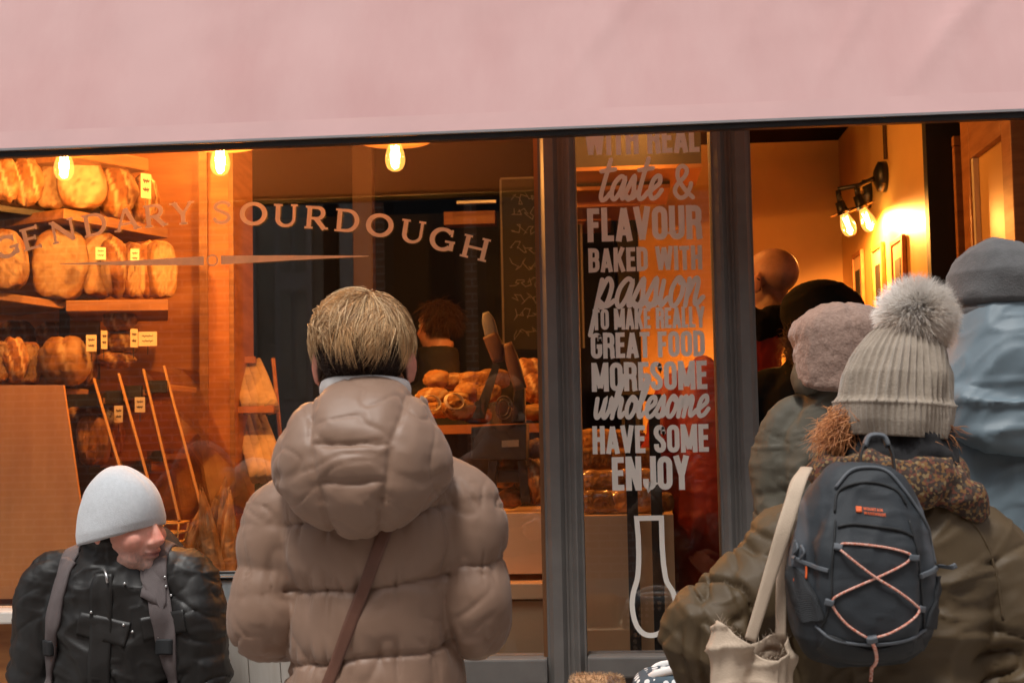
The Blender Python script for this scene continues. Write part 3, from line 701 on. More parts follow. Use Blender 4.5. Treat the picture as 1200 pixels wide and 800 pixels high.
# twin wall lamp in the doorway
MB_ = MB()
wl = at(1037, 207, 1.62); wl.x = XW
t = thing('wall_lamp', 'black twin-arm wall lamp with two glowing bulbs on the ochre wall', 'lamp', (XW, 1.62, wl.z))
for dy, dz in ((0, 0), (.34, -.01)):
    MB().tube([(-.001, dy, dz), (-.03, dy, dz), (-.045, dy, dz)], [.062, .06, .03], n=20, ref=(0, 0, 1)).build('back_plate', M['black'], t, smooth=True)
q1 = np.array(at(1024, 213, 1.62))-np.array(t.location); 
def wloc(px, py, Y): return tuple(np.array(at(px, py, Y))-np.array((XW, 1.62, wl.z)))
a0 = wloc(1037, 208, 1.62); a1 = wloc(1008, 217, 1.66); a2 = wloc(982, 222, 1.66)
MB().tube([(-.03, 0, 0), a1, a2], [.011, .01, .009], n=10, ref=(0, 0, 1)).build('arm', M['black'], t, smooth=True)
MB().tube([(-.03, .34, -.01), a1], [.01, .01], n=10, ref=(0, 0, 1)).build('arm', M['black'], t, smooth=True)
for (sx, sy, bx, by) in ((985, 240, 993, 262), (1006, 233, 1016, 257)):
    s0 = wloc(sx-3, sy-17, 1.66); s1 = wloc(sx, sy, 1.66); b0 = wloc(bx, by, 1.66)
    MB().tube([s0, s1], [.010, .012], n=10, ref=(0, 1, 0)).build('stem', M['black'], t, smooth=True)
    d = np.array(b0)-np.array(s1)
    MB().tube([np.array(s1)-d*.15, np.array(s1)+d*.25, np.array(s1)+d*.5], [.018, .021, .026], n=14, ref=(0, 1, 0)).build('socket', M['black'], t, smooth=True)
    b = bulb(t, b0, 0, 1.0, 45.0, -math.atan2(d[0], -d[2]), True)
    MB().tube([np.array(s1)+d*.3, np.array(s1)+d*.36, np.array(s1)+d*.40], [.02, .05, .056], n=20, ref=(0, 1, 0), cap=False).build('reflector', M['brass'], t, smooth=True)
MB().tube([(-.008, -.05, .06), (-.008, -.05, 2.76-wl.z)], [.008, .008], n=8).build('conduit', M['brass'], t)

# ================================================================= bread
def bread_mat(name, dark, light, flour):
    m = mat(name, dark, 0.6, col2=light, scale=30, bump=0.9, bscale=70, detail=6, spec=0.25, crink=(34, .006, .8))
    n = m.node_tree.nodes; L = m.node_tree.links; b = n['Principled BSDF']
    src = b.inputs['Base Color'].links[0].from_socket
    at_ = n.new('ShaderNodeVertexColor'); at_.layer_name = 'Col'
    mx = n.new('ShaderNodeMix'); mx.data_type = 'RGBA'; L.new(at_.outputs['Color'], mx.inputs['Factor']); L.new(src, mx.inputs['A']); mx.inputs['B'].default_value = (*flour, 1)
    oi = n.new('ShaderNodeObjectInfo'); mr = n.new('ShaderNodeMapRange'); mr.inputs['To Min'].default_value = .5; mr.inputs['To Max'].default_value = 1.15; L.new(oi.outputs['Random'], mr.inputs['Value'])
    mu = n.new('ShaderNodeMix'); mu.data_type = 'RGBA'; mu.blend_type = 'MULTIPLY'; mu.inputs['Factor'].default_value = 1.0; L.new(mx.outputs['Result'], mu.inputs['A']); L.new(mr.outputs[0], mu.inputs['B'])
    L.new(mu.outputs['Result'], b.inputs['Base Color']); return m
M['crust'] = bread_mat('bread_crust', (0.11, 0.038, 0.011), (0.36, 0.15, 0.04), (0.62, 0.44, 0.24))
M['crust2'] = bread_mat('pale_crust', (0.26, 0.11, 0.03), (0.50, 0.26, 0.08), (0.66, 0.48, 0.27))
M['tagp'] = mat('cream_card', (0.72, 0.62, 0.42), 0.7, var=0.05)
M['ink'] = mat('ink', (0.05, .035, .03), 0.8)
def loaf_mesh(kind, seed):
    n, m = 44, 26
    V, F = ell((0, 0, 0), (1, 1, 1), n=n, m=m); c = np.array(V)
    if kind == 'cut':                    # half a big loaf, cut face to the front
        r = (.085, .055, .085); p = 3.4
    elif kind == 'round': r = (.085, .06, .085); p = 2.2
    elif kind == 'tin': r = (.11, .06, .06); p = 3.6
    elif kind == 'boule': r = (.085, .08, .055); p = 2.3
    elif kind == 'bun': r = (.05, .045, .034); p = 2.2
    else: r = (.028, .026, .30); p = 2.6     # baguette, standing
    q = np.sign(c)*np.abs(c)**(1.0); k = (np.abs(c)**p).sum(1)**(1/p); c = c/k[:, None]
    nz = fbm(c*2.1+seed*3.1, seed, 3)
    nz = nz*(.5 if kind == 'cut' else 1.0)
    c = c*np.array(r)*(1+.09*nz+(.010 if kind == 'cut' else .022)*fbm(c*7+seed, seed+3, 2)+(.0 if kind == 'cut' else .03)*ridge(c*np.array((2, 3, 2.4))+seed*2, seed+8, 3))[:, None]
    if kind == 'cut': c[:, 0] *= 1-.16*sstep(-.02, .085, c[:, 2])+.05*np.sin(c[:, 2]*30+seed)
    fl = np.clip(fbm(c*22+seed, seed+5, 3)*.8+.05, 0, 1)*.55
    if kind == 'baguette':
        z = c[:, 2]; taper = 1-.55*(np.abs(z)/.3)**4; c[:, 0] *= taper; c[:, 1] *= taper
        s = np.abs(((z*11+c[:, 0]*9) % 1)-.5); cut = (s < .12)&(c[:, 1] < 0); c[cut, 1] += .006; fl = np.where(cut, .75, fl*.7)
    elif kind in ('round', 'boule'):
        a = c[:, 0] if kind == 'boule' else c[:, 2]
        s = np.abs(((c[:, 0]*14+c[:, 2]*5+seed*.3) % 1)-.5); cut = (s < .1)
        c = c*(1-.045*cut)[:, None]; fl = np.where(cut, .8, fl)
    if kind == 'cut':
        k = c[:, 1] < -.030; c[k, 1] = -.030+(c[k, 1]+.030)*.10; rad = np.sqrt((c[:, 0]/r[0])**2+(c[:, 2]/r[2])**2)
        fl = np.where(k & (rad < .87), .72+.30*fbm(c*75, seed, 2)-.35*(vnoise(c*160, seed+4) > .45), fl)
    c[:, 2] -= c[:, 2].min()
    me = pymesh(c, F); paint(me, np.repeat(np.clip(fl, 0, 1)[:, None], 3, 1)); return me
LM = {(k, s): loaf_mesh(k, s) for k in ('cut', 'round', 'tin', 'boule', 'bun', 'baguette') for s in range(3)}
LD = {'cut': (.17, .17), 'round': (.17, .17), 'tin': (.22, .12), 'boule': (.17, .11), 'bun': (.10, .068), 'baguette': (.056, .6)}
def loaf(kind, px, pyb, Y, wpx_, hpx_, label, group, rz=0.0, ry=0.0, s=None, mt='crust', z=None):
    """a loaf whose foot shows at (px, pyb), wpx_ by hpx_ pixels large"""
    p = at(px, pyb, Y); s = random.randrange(3) if s is None else s
    me = LM[(kind, s)]
    if mt == 'crust2':
        if (kind, s, 2) not in LM: LM[(kind, s, 2)] = me.copy()
        me = LM[(kind, s, 2)]
    if not me.materials: me.materials.append(M[mt])
    o = link(bpy.data.objects.new('bread_loaf' if kind not in ('baguette', 'bun') else ('baguette' if kind == 'baguette' else 'bread_roll'), me))
    k = ppm(Y); w0, h0 = LD[kind]; kx, kz = wpx_/k/w0, hpx_/k/h0
    o.location = (p.x, p.y, p.z if z is None else z); o.scale = (kx, (kx+kz)/2, kz); o.rotation_euler = (0, ry, rz)
    return tag(o, label, 'bread', group)
def board(name, label, A, B, depth, th, m='woodh', cat='shelf', grp=None):
    """a shelf board whose front lower... edge runs from A to B (points on the top front edge), going back by depth"""
    A = Vector(A); B = Vector(B); L_ = (B-A).length; d = (B-A).normalized(); bk = Vector((-d.y, d.x, 0)).normalized(); up = d.cross(bk)
    Mx = Matrix(((d.x, bk.x, up.x, A.x), (d.y, bk.y, up.y, A.y), (d.z, bk.z, up.z, A.z), (0, 0, 0, 1)))
    o = MB().box((0, 0, -th), (L_, depth, 0)).build(name, M[m], None, bevel=.003); o.matrix_world = Mx
    return tag(o, label, cat, grp)
G_S = 'wooden bread shelf boards in the window'
board('shelf_board', 'highest bread shelf board, just under the awning edge', at(95, 170, .45), at(174, 186, .8), .3, .045, grp=G_S)
board('shelf_board', 'orange shelf board under the top row of loaves', at(75, 244, .45), at(197, 268, .85), .34, .034, grp=G_S)
board('shelf_board', 'orange shelf board under the middle row of loaves', at(77, 352, .5), at(197, 351, .6), .42, .036, grp=G_S)
board('shelf_board', 'dark shelf board left of the top row, running to the picture edge', at(-60, 232, .3), at(76, 250, .62), .34, .022, 'dark', grp=G_S)
board('shelf_board', 'shelf board at the left edge under the middle row', at(-60, 334, .3), at(77, 353, .6), .34, .026, grp=G_S)
board('shelf_board', 'shelf board under the lowest row of loaves at the left edge', at(-60, 449, .35), at(104, 456, .6), .4, .022, grp=G_S)
for px, lb in ((76, 'dark upright carrying the bread shelves, left of the orange boards'),):
    p = at(px, 300, .9); tag(MB().box((p.x-.02, .9, IN), (p.x+.02, 1.2, 2.7)).build('shelf_upright', M['dark']), lb, 'shelf upright')
G_T, G_M, G_L = 'loaves on the top bread shelf', 'loaves on the middle bread shelf', 'loaves on the lowest bread shelf'
top = [('round', 4, 238, .45, 44, 56, .3), ('round', 30, 243, .5, 42, 58, .5), ('cut', 58, 247, .6, 40, 54, .5), ('cut', 97, 246, .62, 56, 66, .45), ('round', 136, 256, .72, 50, 62, .7), ('round', 168, 262, .8, 32, 58, 1.0)]
for i, (k, px, pb, Y, ww, hh, rz_) in enumerate(top):
    loaf(k, px, pb, Y, ww, hh, f'{ORD[i]} loaf from the left on the top bread shelf', G_T, rz_, (i % 3-1)*.06)
mid = [('cut', 10, 340, .42, 50, 72, .35), ('cut', 66, 352, .58, 66, 84, .35), ('cut', 112, 350, .66, 50, 78, .6), ('round', 138, 350, .66, 40, 70, .9), ('cut', 156, 350, .68, 34, 66, .9), ('round', 172, 350, .7, 34, 66, 1.0), ('cut', 191, 350, .7, 36, 68, .8)]
for i, (k, px, pb, Y, ww, hh, rz_) in enumerate(mid):
    loaf(k, px, pb, Y, ww, hh, f'{ORD[i]} loaf from the left on the middle bread shelf', G_M, rz_, (.10 if i == 1 else (i % 3-1)*.07), mt='crust2' if i in (1, 2, 6) else 'crust')
low = [('cut', -6, 449, .45, 40, 50, .3), ('round', 16, 450, .48, 34, 54, .6), ('cut', 34, 451, .52, 32, 50, .4), ('boule', 76, 453, .55, 60, 58, .2), ('round', 101, 454, .68, 26, 58, 1.1)]
for i, (k, px, pb, Y, ww, hh, rz_) in enumerate(low):
    loaf(k, px, pb, Y, ww, hh, f'{ORD[i]} loaf from the left on the lowest bread shelf', G_L, rz_, 0, mt='crust2' if i == 3 else 'crust')
G_H = 'dark loaves at the back of the lowest shelf'
for i, (px, pb, ww, hh) in enumerate(((20, 410, 44, 34), (62, 408, 40, 30))): loaf('boule', px, pb, .95, ww, hh, ('left' if i == 0 else 'right')+' of two dark loaves behind the lowest shelf row', G_H, .4)
# price cards
def card(px, py, Y, wq, hq, label, rz=0.0, lines=2):
    p = at(px, py, Y); k = ppm(Y); w2, h2 = wq/k, hq/k
    t = thing('price_card', label, 'card', (p.x, Y, p.z), rz, 'cream price cards among the bread')
    MB().box((-w2/2, -.001, -h2/2), (w2/2, .001, h2/2)).build('card', M['tagp'], t)
    s = MB()
    for j in range(lines):
        P = [(-w2*.3+w2*.6*u/9, h2*(.2-.35*j)+h2*.06*math.sin(u*2.3+j)) for u in range(10)]; s.add(*stroke(P, h2*.05, .0012+j*1e-4))
    s.build('handwriting', M['ink'], t)
    MB().tube([(0, .002, -h2*.4), (0, .002, -h2*1.1)], [.0015, .0015], n=5).build('pin', M['black'], t)
for a in ((107, 402, .5, 12, 20, 'cream price card left of the dark rolls, below the orange shelf', .4), (122, 398, .55, 9, 22, 'narrow tilted price card beside the dark rolls', 1.0), (173, 397, .6, 22, 17, 'widest cream price card, right of the dark rolls', .1),
          (157, 396, .58, 10, 22, 'tilted price card touching the dark rolls on the right', .9), (139, 485, .42, 10, 20, 'price card hanging on the left bin divider', .3), (164, 474, .42, 12, 18, 'price card on the middle bin', .15),
          (118, 297, .48, 12, 15, 'small price card on a middle shelf loaf, left one', .5), (158, 300, .5, 10, 17, 'small price card on a middle shelf loaf, right one', .3), (171, 218, .62, 14, 30, 'tall pale card among the top shelf loaves', .9)): card(*a)
G_R = 'dark rolls between the price cards'
for i, (px, pb, ww, hh) in enumerate(((140, 392, 38, 30), (143, 416, 40, 28), (136, 433, 44, 22))): loaf('boule', px, pb, .68, ww, hh, ('top', 'middle', 'bottom')[i]+' roll of the small pile between price cards', G_R, .3*i, 0)
# slanted bins: side plates with bright edges, trays, loaves inside
M['edge'] = mat('ply_edge', (0.36, 0.19, 0.065), 0.5, var=0.08)
M['acrylic'] = glass('amber_acrylic', .06, (.96, .86, .72))
bn = thing('bread_bins', 'slanted bread bins with thin clear divider plates above the white hat', 'bins', (0, 0, 0))
for (xa, ya, xb_, yb, Y) in ((110, 444, 144, 560, .30), (139, 438, 184, 600, .36), (168, 433, 210, 610, .42), (192, 429, 240, 610, .48)):
    A = at(xa, ya, Y+.12); B = at(xb_, yb, Y-.14)
    V = []
    for dx in (-.003, .003):
        V += [(A.x+dx, A.y, A.z), (B.x+dx, B.y, B.z), (B.x+dx, Y+.5, B.z), (A.x+dx, Y+.5, A.z)]
    MB().add(V, [(0, 1, 2, 3), (4, 7, 6, 5), (0, 4, 5, 1), (1, 5, 6, 2), (2, 6, 7, 3), (3, 7, 4, 0)]).build('divider', M['acrylic'], bn)
    MB().tube([A, B], [.005, .005], n=6).build('divider_edge', M['edge'], bn)
for ya, x0_, x1_, Y in ((462, 80, 118, .42), (458, 117, 142, .46), (452, 143, 165, .5), (446, 170, 194, .54)):
    A = at(x0_, ya, Y); B = at(x1_, ya-5, Y); MB().box((A.x, Y, A.z-.04), (B.x, Y+.02, A.z)).build('tray_front', M['slate'], bn); MB().box((A.x, Y+.021, A.z-.03), (B.x, Y+.35, A.z-.012)).build('tray', M['ply'], bn)
for ya, x0_, x1_, Y in ((548, 105, 142, .36), (540, 140, 175, .4), (528, 172, 190, .46)):
    A = at(x0_, ya, Y); B = at(x1_, ya-4, Y); MB().box((A.x, Y, A.z-.035), (B.x, Y+.02, A.z)).build('tray_front', M['slate'], bn); MB().box((A.x, Y+.021, A.z-.03), (B.x, Y+.3, A.z-.012)).build('tray', M['ply'], bn)
loaf('tin', 110, 546, .5, 38, 56, 'pale round-topped loaf in the left bread bin', 'loaves in the slanted bins', .3, 0, mt='crust2'); loaf('round', 134, 538, .55, 24, 54, 'scored loaf in the second bread bin', 'loaves in the slanted bins', .6, 0)
loaf('boule', 100, 497, .55, 44, 22, 'pale loaf on the upper tray of the left bin', 'loaves in the slanted bins', .2, 0, mt='crust2'); loaf('boule', 128, 490, .6, 30, 24, 'pale loaf on the upper tray of the second bin', 'loaves in the slanted bins', .2, 0, mt='crust2'); loaf('boule', 158, 482, .64, 30, 26, 'pale loaf on the upper tray of the third bin', 'loaves in the slanted bins', .2, 0, mt='crust2')
A = at(-80, 451, .24); B = at(74, 451, .24); C = at(110, 700, .14)
V = []
for dy in (0, .014): V += [(A.x, .24+dy, A.z), (B.x, .24+dy, B.z), (C.x, .14+dy, C.z), (A.x, .14+dy, C.z)]
tag(MB().add(V, [(0, 3, 2, 1), (4, 5, 6, 7), (0, 1, 5, 4), (1, 2, 6, 5), (2, 3, 7, 6), (3, 0, 4, 7)]).build('bin_front_panel', mat('honey_board', (.58, .30, .11), .45, col2=(.48, .23, .08), scale=3, stretch=(6, 6, 1), bump=.05)), 'broad honey-coloured board leaning in the window behind the seated man', 'panel')
# baguettes in a wire basket, and the basket
bk = thing('baguette_basket', 'wooden basket holding upright baguettes above the galvanised trough', 'basket', tuple(at(252, 700, .3)))
w3 = .13
for (x0_, x1_, y0_, y1_) in ((-w3, w3, -.09, -.075), (-w3, w3, .075, .09), (-w3, -w3+.015, -.074, .074), (w3-.015, w3, -.074, .074)): MB().box((x0_, y0_, -.3), (x1_, y1_, .05)).build('side', M['wood'], bk, bevel=.003)
MB().box((-w3, -.09, -.32), (w3, .09, -.301)).build('base', M['wood'], bk)
for i, (px, yt, dx, rz_, s_) in enumerate(((240, 588, -.16, .2, 0), (250, 600, .22, .6, 1), (262, 578, .14, .1, 2), (271, 592, .05, .9, 0), (232, 610, .34, 1.3, 1))):
    p = at(px, yt, .3+.02*(i % 3)); L_ = .62
    o = link(bpy.data.objects.new('baguette', LM[('baguette', s_)])); 
    if not o.data.materials: o.data.materials.append(M['crust2'])
    o.scale = (1.15, 1.1, 1.05); o.rotation_euler = (0, dx, rz_ if dx < .1 else 0); o.location = (p.x-L_*math.sin(dx), p.y, p.z-L_*math.cos(dx))
    tag(o, ORD[i]+' of the upright baguettes counted as they lean in the basket', 'bread', 'upright baguettes')
wb = thing('wire_basket', 'empty yellow wire basket right of the seated man\'s hat', 'basket', tuple(at(200, 612, .25)))
b = MB(); k = .034
for zz, s_ in ((0, 1), (-.03, .9), (-.06, .8)): b.tube([(-k*s_*1.2, -.05*s_, zz), (k*s_*1.2, -.05*s_, zz), (k*s_*1.2, .05*s_, zz), (-k*s_*1.2, .05*s_, zz), (-k*s_*1.2, -.05*s_, zz)], [.0035]*5, n=6, ref=(0, 0, 1))
for sx in (-1, 1):
    for sy in (-1, 1): b.tube([(sx*k*1.2, sy*.05, 0), (sx*k*.9, sy*.038, -.075)], [.003]*2, n=6)
b.build('wires', mat('yellow_wire', (.6, .32, .06), .4), wb, smooth=True)
# slanted rack of paper-bagged loaves right of the pillar
rk = thing('bag_rack', 'slanted pale rack of long paper bags right of the orange pillar', 'rack', (0, 0, 0))
M['paper'] = mat('kraft_paper', (.50, .36, .22), .8, var=.25, scale=14, bump=.4, bscale=60, crink=(30, .008, .8))
for i, (x0_, x1_) in enumerate(((283, 300), (292, 312), (302, 322), (310, 333))):
    for (ya, yb, f) in ((424, 478, .45), (484, 560, 1.0)):
        A = at(x0_-8+(ya-420)*.06, ya, 1.15); B = at(x0_+2+(yb-420)*.12, yb, 1.0); 
        MB().tube([A, (A+B)/2, B], [(.014, .02), (.024, .03), (.026, .032)], n=12, seg=8, pw=4).build('paper_bag', M['paper'], rk, smooth=True)
A = at(278, 480, 1.0); B = at(322, 480, 1.0); MB().box((A.x, .98, A.z-.012), (B.x, 1.0, A.z+.012)).build('rail', M['wood'], rk)
A = at(278, 422, 1.1); B = at(300, 422, 1.1); MB().box((A.x, 1.08, A.z-.012), (B.x, 1.1, A.z+.012)).build('rail', M['wood'], rk)
for px in (276, 326):
    A = at(px-6, 420, 1.2); B = at(px+14, 640, 1.05); MB().tube([A, B], [.008, .008], n=6).build('side_rail', M['wood'], rk)

# ================================================================= counter and what stands on it
CY = .22
cz = at(735, 603, CY).z
cx0 = at(683, 603, CY).x; cx1 = at(789, 600, CY).x; cl = at(520, 600, CY).x
ct = thing('wooden_counter', 'pale plywood counter with stepped front behind the narrow window', 'counter', (0, 0, 0))
MB().box((at(678, 600, CY).x, CY, IN), (cx1, CY+.02, cz)).build('front_panel', M['ply'], ct, bevel=.002)
MB().box((cx1-.022, CY+.021, IN), (cx1, 1.1, cz)).build('end_panel', M['ply'], ct)
xa = at(676, 600, CY).x
MB().box((xa, CY+.021, cz-.03), (cx1-.023, 1.1, cz-.004)).build('top', M['ply'], ct)
zl = at(610, 601, CY+.1).z
MB().box((cl-.4, CY+.1, at(610, 672, CY+.1).z), (xa-.002, CY+.12, zl)).build('front_panel', M['ply'], ct)
MB().box((cl-.4, CY+.121, zl-.03), (xa-.002, 1.1, zl-.003)).build('top', M['ply'], ct)
MB().box((cl-.4, CY+.02, at(610, 703, CY).z), (xa-.002, CY+.3, at(610, 684, CY).z)).build('ledge', M['ply'], ct, bevel=.004)
MB().box((cl-.4, CY+.05, IN), (xa-.002, CY+.07, at(610, 706, CY).z)).build('lower_panel', M['ply'], ct)
# two black uprights
st = thing('black_stand', 'black metal stand with two flat uprights before the plywood counter', 'stand', (at(757, 700, .16).x, .16, IN))
zt = at(757, 470, .16).z-IN
for px in (742.5, 771):
    x = at(px, 650, .16).x-st.location.x; MB().box((x-.0165, -.008, .012), (x+.0165, .008, zt)).build('upright', M['black'], st, bevel=.002)
MB().box((-.13, -.03, 0), (.13, .05, .0119)).build('foot', M['black'], st, bevel=.003)
MB().box((-.06, -.006, zt+.0005), (.06, .006, zt+.02)).build('crossbar', M['black'], st)
# wrapped loaves
M['wrap'] = glass('cellophane', 0.08, (1, 1, 1), 0.12)
G_W = 'cellophane-wrapped loaves on the plywood counter'
wr = [(702, 602, .36, 46, 26), (741, 602, .36, 50, 28), (776, 600, .42, 26, 22), (704, 576, .44, 52, 24), (746, 574, .46, 44, 24), (698, 552, .55, 40, 26), (728, 551, .56, 40, 24), (752, 548, .58, 36, 22), (700, 528, .68, 44, 24), (735, 526, .7, 40, 22)]
nm = ['front left', 'front middle', 'front right', 'second row left', 'second row right', 'third row left', 'third row middle', 'third row right', 'back left', 'back right']
zc = cz-.003
for i, (px, pb, Y, ww, hh) in enumerate(wr):
    o = loaf('tin', px, pb, Y, ww, hh, nm[i]+' wrapped loaf in the pile behind the slogan window', G_W, random.uniform(-.1, .1), mt='crust2')
    if i in (0, 1, 3, 4):
        wq = MB().add(*ell((0, 0, .06), (.122, .07, .069), n=20, m=10)); mw = wq.mesh(); c = getco(mw); k = (np.abs((c-[0, 0, .06])/[.122, .07, .069])**4).sum(1)**.25; c = (c-[0, 0, .06])/k[:, None]+[0, 0, .06]
        c += (0.006*ridge(c*24+i, i, 2))[:, None]*nrm((0, -1, .4)); setco(mw, c); obj('wrapper', mw, M['wrap'], o)
# rolls and loaves heaped left of the post
G_B = 'rolls heaped on the shop counter left of the grey post'
k = 0
names_row = ['back', 'middle', 'front']
for r_, (yb, Y, xs) in enumerate(((455, 1.0, (512, 536, 560, 585, 622)), (474, .85, (508, 530, 552, 574, 628)), (494, .72, (512, 538, 560, 630)))):
    for j, px in enumerate(xs):
        loaf(random.choice(('bun', 'tin', 'boule', 'tin')) if j < 4 else 'boule', px+random.uniform(-6, 6), yb+random.uniform(-4, 4), Y+random.uniform(-.05, .05), random.uniform(30, 46) if j < 4 else 40, random.uniform(15, 24) if j < 4 else 34, f'{ORD[j]} roll from the left in the {names_row[r_]} row beside the black slicer', G_B, random.uniform(0, 3), 0, mt='crust2')
for i, (px, pb, Y, ww, hh, kd, lb) in enumerate(((598, 596, .5, 30, 22, 'bun', 'small roll low beside the puffer jacket sleeve'), (626, 592, .5, 34, 52, 'boule', 'round loaf between the slicer and the grey post'), (632, 560, .6, 26, 44, 'boule', 'loaf behind the slicer by the grey post'), (590, 572, .55, 32, 24, 'bun', 'upper roll beside the puffer jacket sleeve'), (602, 556, .6, 30, 22, 'bun', 'roll under the black slicer'))):
    loaf(kd, px, pb, Y, ww, hh, lb, 'loaves round the slicer', .5*i, 0)
tray = at(560, 497, .7)
tag(MB().box((at(490, 497, .7).x, .62, tray.z-.03), (at(640, 497, .7).x, 1.12, tray.z-.001)).build('bread_tray', M['wood']), 'long wooden tray carrying the heaped rolls', 'tray')
tag(MB().box((at(490, 497, .7).x+.05, .75, zl), (at(640, 497, .7).x, .77, tray.z-.031)).build('tray_support', M['dark']), 'dark board propping up the tray of rolls', 'board')
# paper loops (basket handles)
for px, py, lb in ((532, 470, 'curled paper strip on the counter right of the blond hair'), (505, 472, 'small curled strip beside the jacket collar')):
    p = at(px, py, .62); k_ = .03
    V = []; F = []
    for i in range(25):
        a = 2*math.pi*i/24; V += [(k_*math.cos(a), -.014, k_*.8*math.sin(a)), (k_*math.cos(a), .014, k_*.8*math.sin(a))]
    F = [(2*i, 2*i+2, 2*i+3, 2*i+1) for i in range(24)]
    o = obj('paper_loop', pymesh(V, F), M['tagp']); s = o.modifiers.new('t', 'SOLIDIFY'); s.thickness = .002; o.location = p; o.rotation_euler = (0, .3, .5); tag(o, lb, 'paper')
# hand slicer: black body on feet, hinged lever with wooden grips
sl = thing('bread_slicer', 'black hand-lever bread slicer with wooden grips beside the grey post', 'slicer', tuple(at(588, 590, .42)))
def sl_(px, py, Y=.42): return np.array(at(px, py, Y))-np.array(sl.location)
def slab(pts, y0, y1, name, m, bevel=.004):
    n = len(pts); V = [(p[0], y0, p[2]) for p in pts]+[(p[0], y1, p[2]) for p in pts]
    return MB().add(V, [tuple(range(n)), tuple(range(2*n-1, n-1, -1))]+[(i, i+n, (i+1) % n+n, (i+1) % n) for i in range(n)]).build(name, M[m], sl, bevel=bevel)
slab([sl_(552, 500), sl_(617, 496), sl_(617, 538), sl_(552, 538)][::-1], 0, .16, 'body', 'black')
slab([sl_(588, 516), sl_(608, 515), sl_(608, 523), sl_(588, 524)][::-1], -.003, -.0005, 'label_plate', 'chalk', 0)
slab([sl_(572, 539), sl_(583, 539), sl_(580, 590), sl_(568, 590)][::-1], .02, .05, 'foot', 'black')
slab([sl_(606, 539), sl_(616, 539), sl_(622, 590), sl_(610, 590)][::-1], .02, .05, 'foot', 'black')
slab([sl_(575, 552), sl_(620, 552), sl_(620, 566), sl_(575, 566)][::-1], .06, .1, 'brace', 'black')
slab([sl_(551, 490), sl_(577, 424), sl_(584, 428), sl_(566, 490)][::-1], .05, .06, 'blade', 'dark', .001)
slab([sl_(599, 495), sl_(602, 450), sl_(614, 452), sl_(615, 495)][::-1], .03, .09, 'column', 'black')
MB().tube([sl_(610, 456), sl_(601, 425), sl_(594, 402)], [(.012, .02), (.016, .022), (.010, .016)], n=12, seg=10, ref=(0, 1, 0), pw=3).build('grip', M['woodd'], sl, smooth=True)
MB().tube([sl_(584, 424), sl_(580, 406), sl_(574, 392)], [(.012, .018), (.016, .026), (.014, .024)], n=12, seg=10, ref=(0, 1, 0), pw=3).build('grip', M['woodd'], sl, smooth=True)
MB().tube([sl_(577, 396), sl_(572, 376), sl_(569, 366)], [(.012, .022), (.012, .020), (.008, .010)], n=12, seg=8, ref=(0, 1, 0), pw=3).build('guard', M['frame'], sl, smooth=True)
for r_ in (.026, .018):
    a = np.linspace(0, 2*math.pi, 25); c_ = sl_(588, 478, .42)
    MB().tube([(c_[0]+(.3*r_)+r_*math.cos(q), -.012, c_[2]+1.4*r_*math.sin(q)) for q in a], [.003]*25, n=6, ref=(0, 1, 0)).build('cable', M['black'], sl, smooth=True)

# chalk menu board on the back of the dark shop
mbp = at(622, 300, 2.4)
cb = thing('chalk_board', 'tall black menu board with chalk drawings behind the grey post', 'board', (mbp.x, 2.4, mbp.z)); kk = 1/ppm(2.4)
MB().box((-34*kk, 0, -110*kk), (60*kk, .02, 92*kk)).build('slate', M['slate'], cb)
for x_ in (-34, 60): MB().box(((x_-1.2)*kk, -.006, -110*kk), ((x_+1.2)*kk, -.0005, 92*kk)).build('frame_strip', M['chalk'], cb)
MB().box((-34*kk, -.006, 92*kk), (60*kk, -.0005, 94*kk)).build('frame_strip', M['chalk'], cb)
rs = random.Random(3)
for j in range(9):
    y_ = 70-j*20; P = []; n_ = 26
    for u in range(n_): P.append(((-22+52*u/n_+4*math.sin(u*1.7+j))*kk, (y_+rs.uniform(-5, 5)+4*math.sin(u*.9+j*2))*kk))
    MB().add(*stroke(P, .9*kk, .0006)).build('chalk_drawing', M['chalk'], cb)
# dark back shelf with bottles-like glints is unreadable: a plain rail and shelf
p = at(540, 237, 2.3); tag(MB().box((p.x-.02, 2.3, p.z-.006), (p.x+.16, 2.33, p.z+.006)).build('pale_rail', M['alu']), 'thin pale rail in the dark shop above the last gold letters', 'rail')
p = at(550, 255, 2.5); tag(MB().box((p.x-.12, 2.5, p.z-.03), (p.x+.12, 2.6, p.z+.03)).build('wall_shelf', M['wood']), 'brown wall shelf in the dark shop behind the gold letters', 'shelf')
# hood of steps with copper edges seen through the slogan window
hd = thing('ceiling_hood', 'dark stepped ceiling hood with copper edges above the slogan window', 'hood', (0, 0, 0))
for (xa_, xb_, ya, yb, Y) in ((668, 822, 130, 192, 1.35), (668, 785, 200, 216, 1.6), (664, 750, 224, 237, 1.95), (660, 716, 246, 254, 2.3)):
    A = at(xa_, ya, Y); B = at(xb_, yb, Y); MB().box((A.x, Y, B.z), (B.x, Y+.4, A.z)).build('step', M['dark'], hd); MB().box((A.x, Y-.012, B.z-.016), (B.x, Y+.39, B.z-.001)).build('edge', M['copper'], hd)

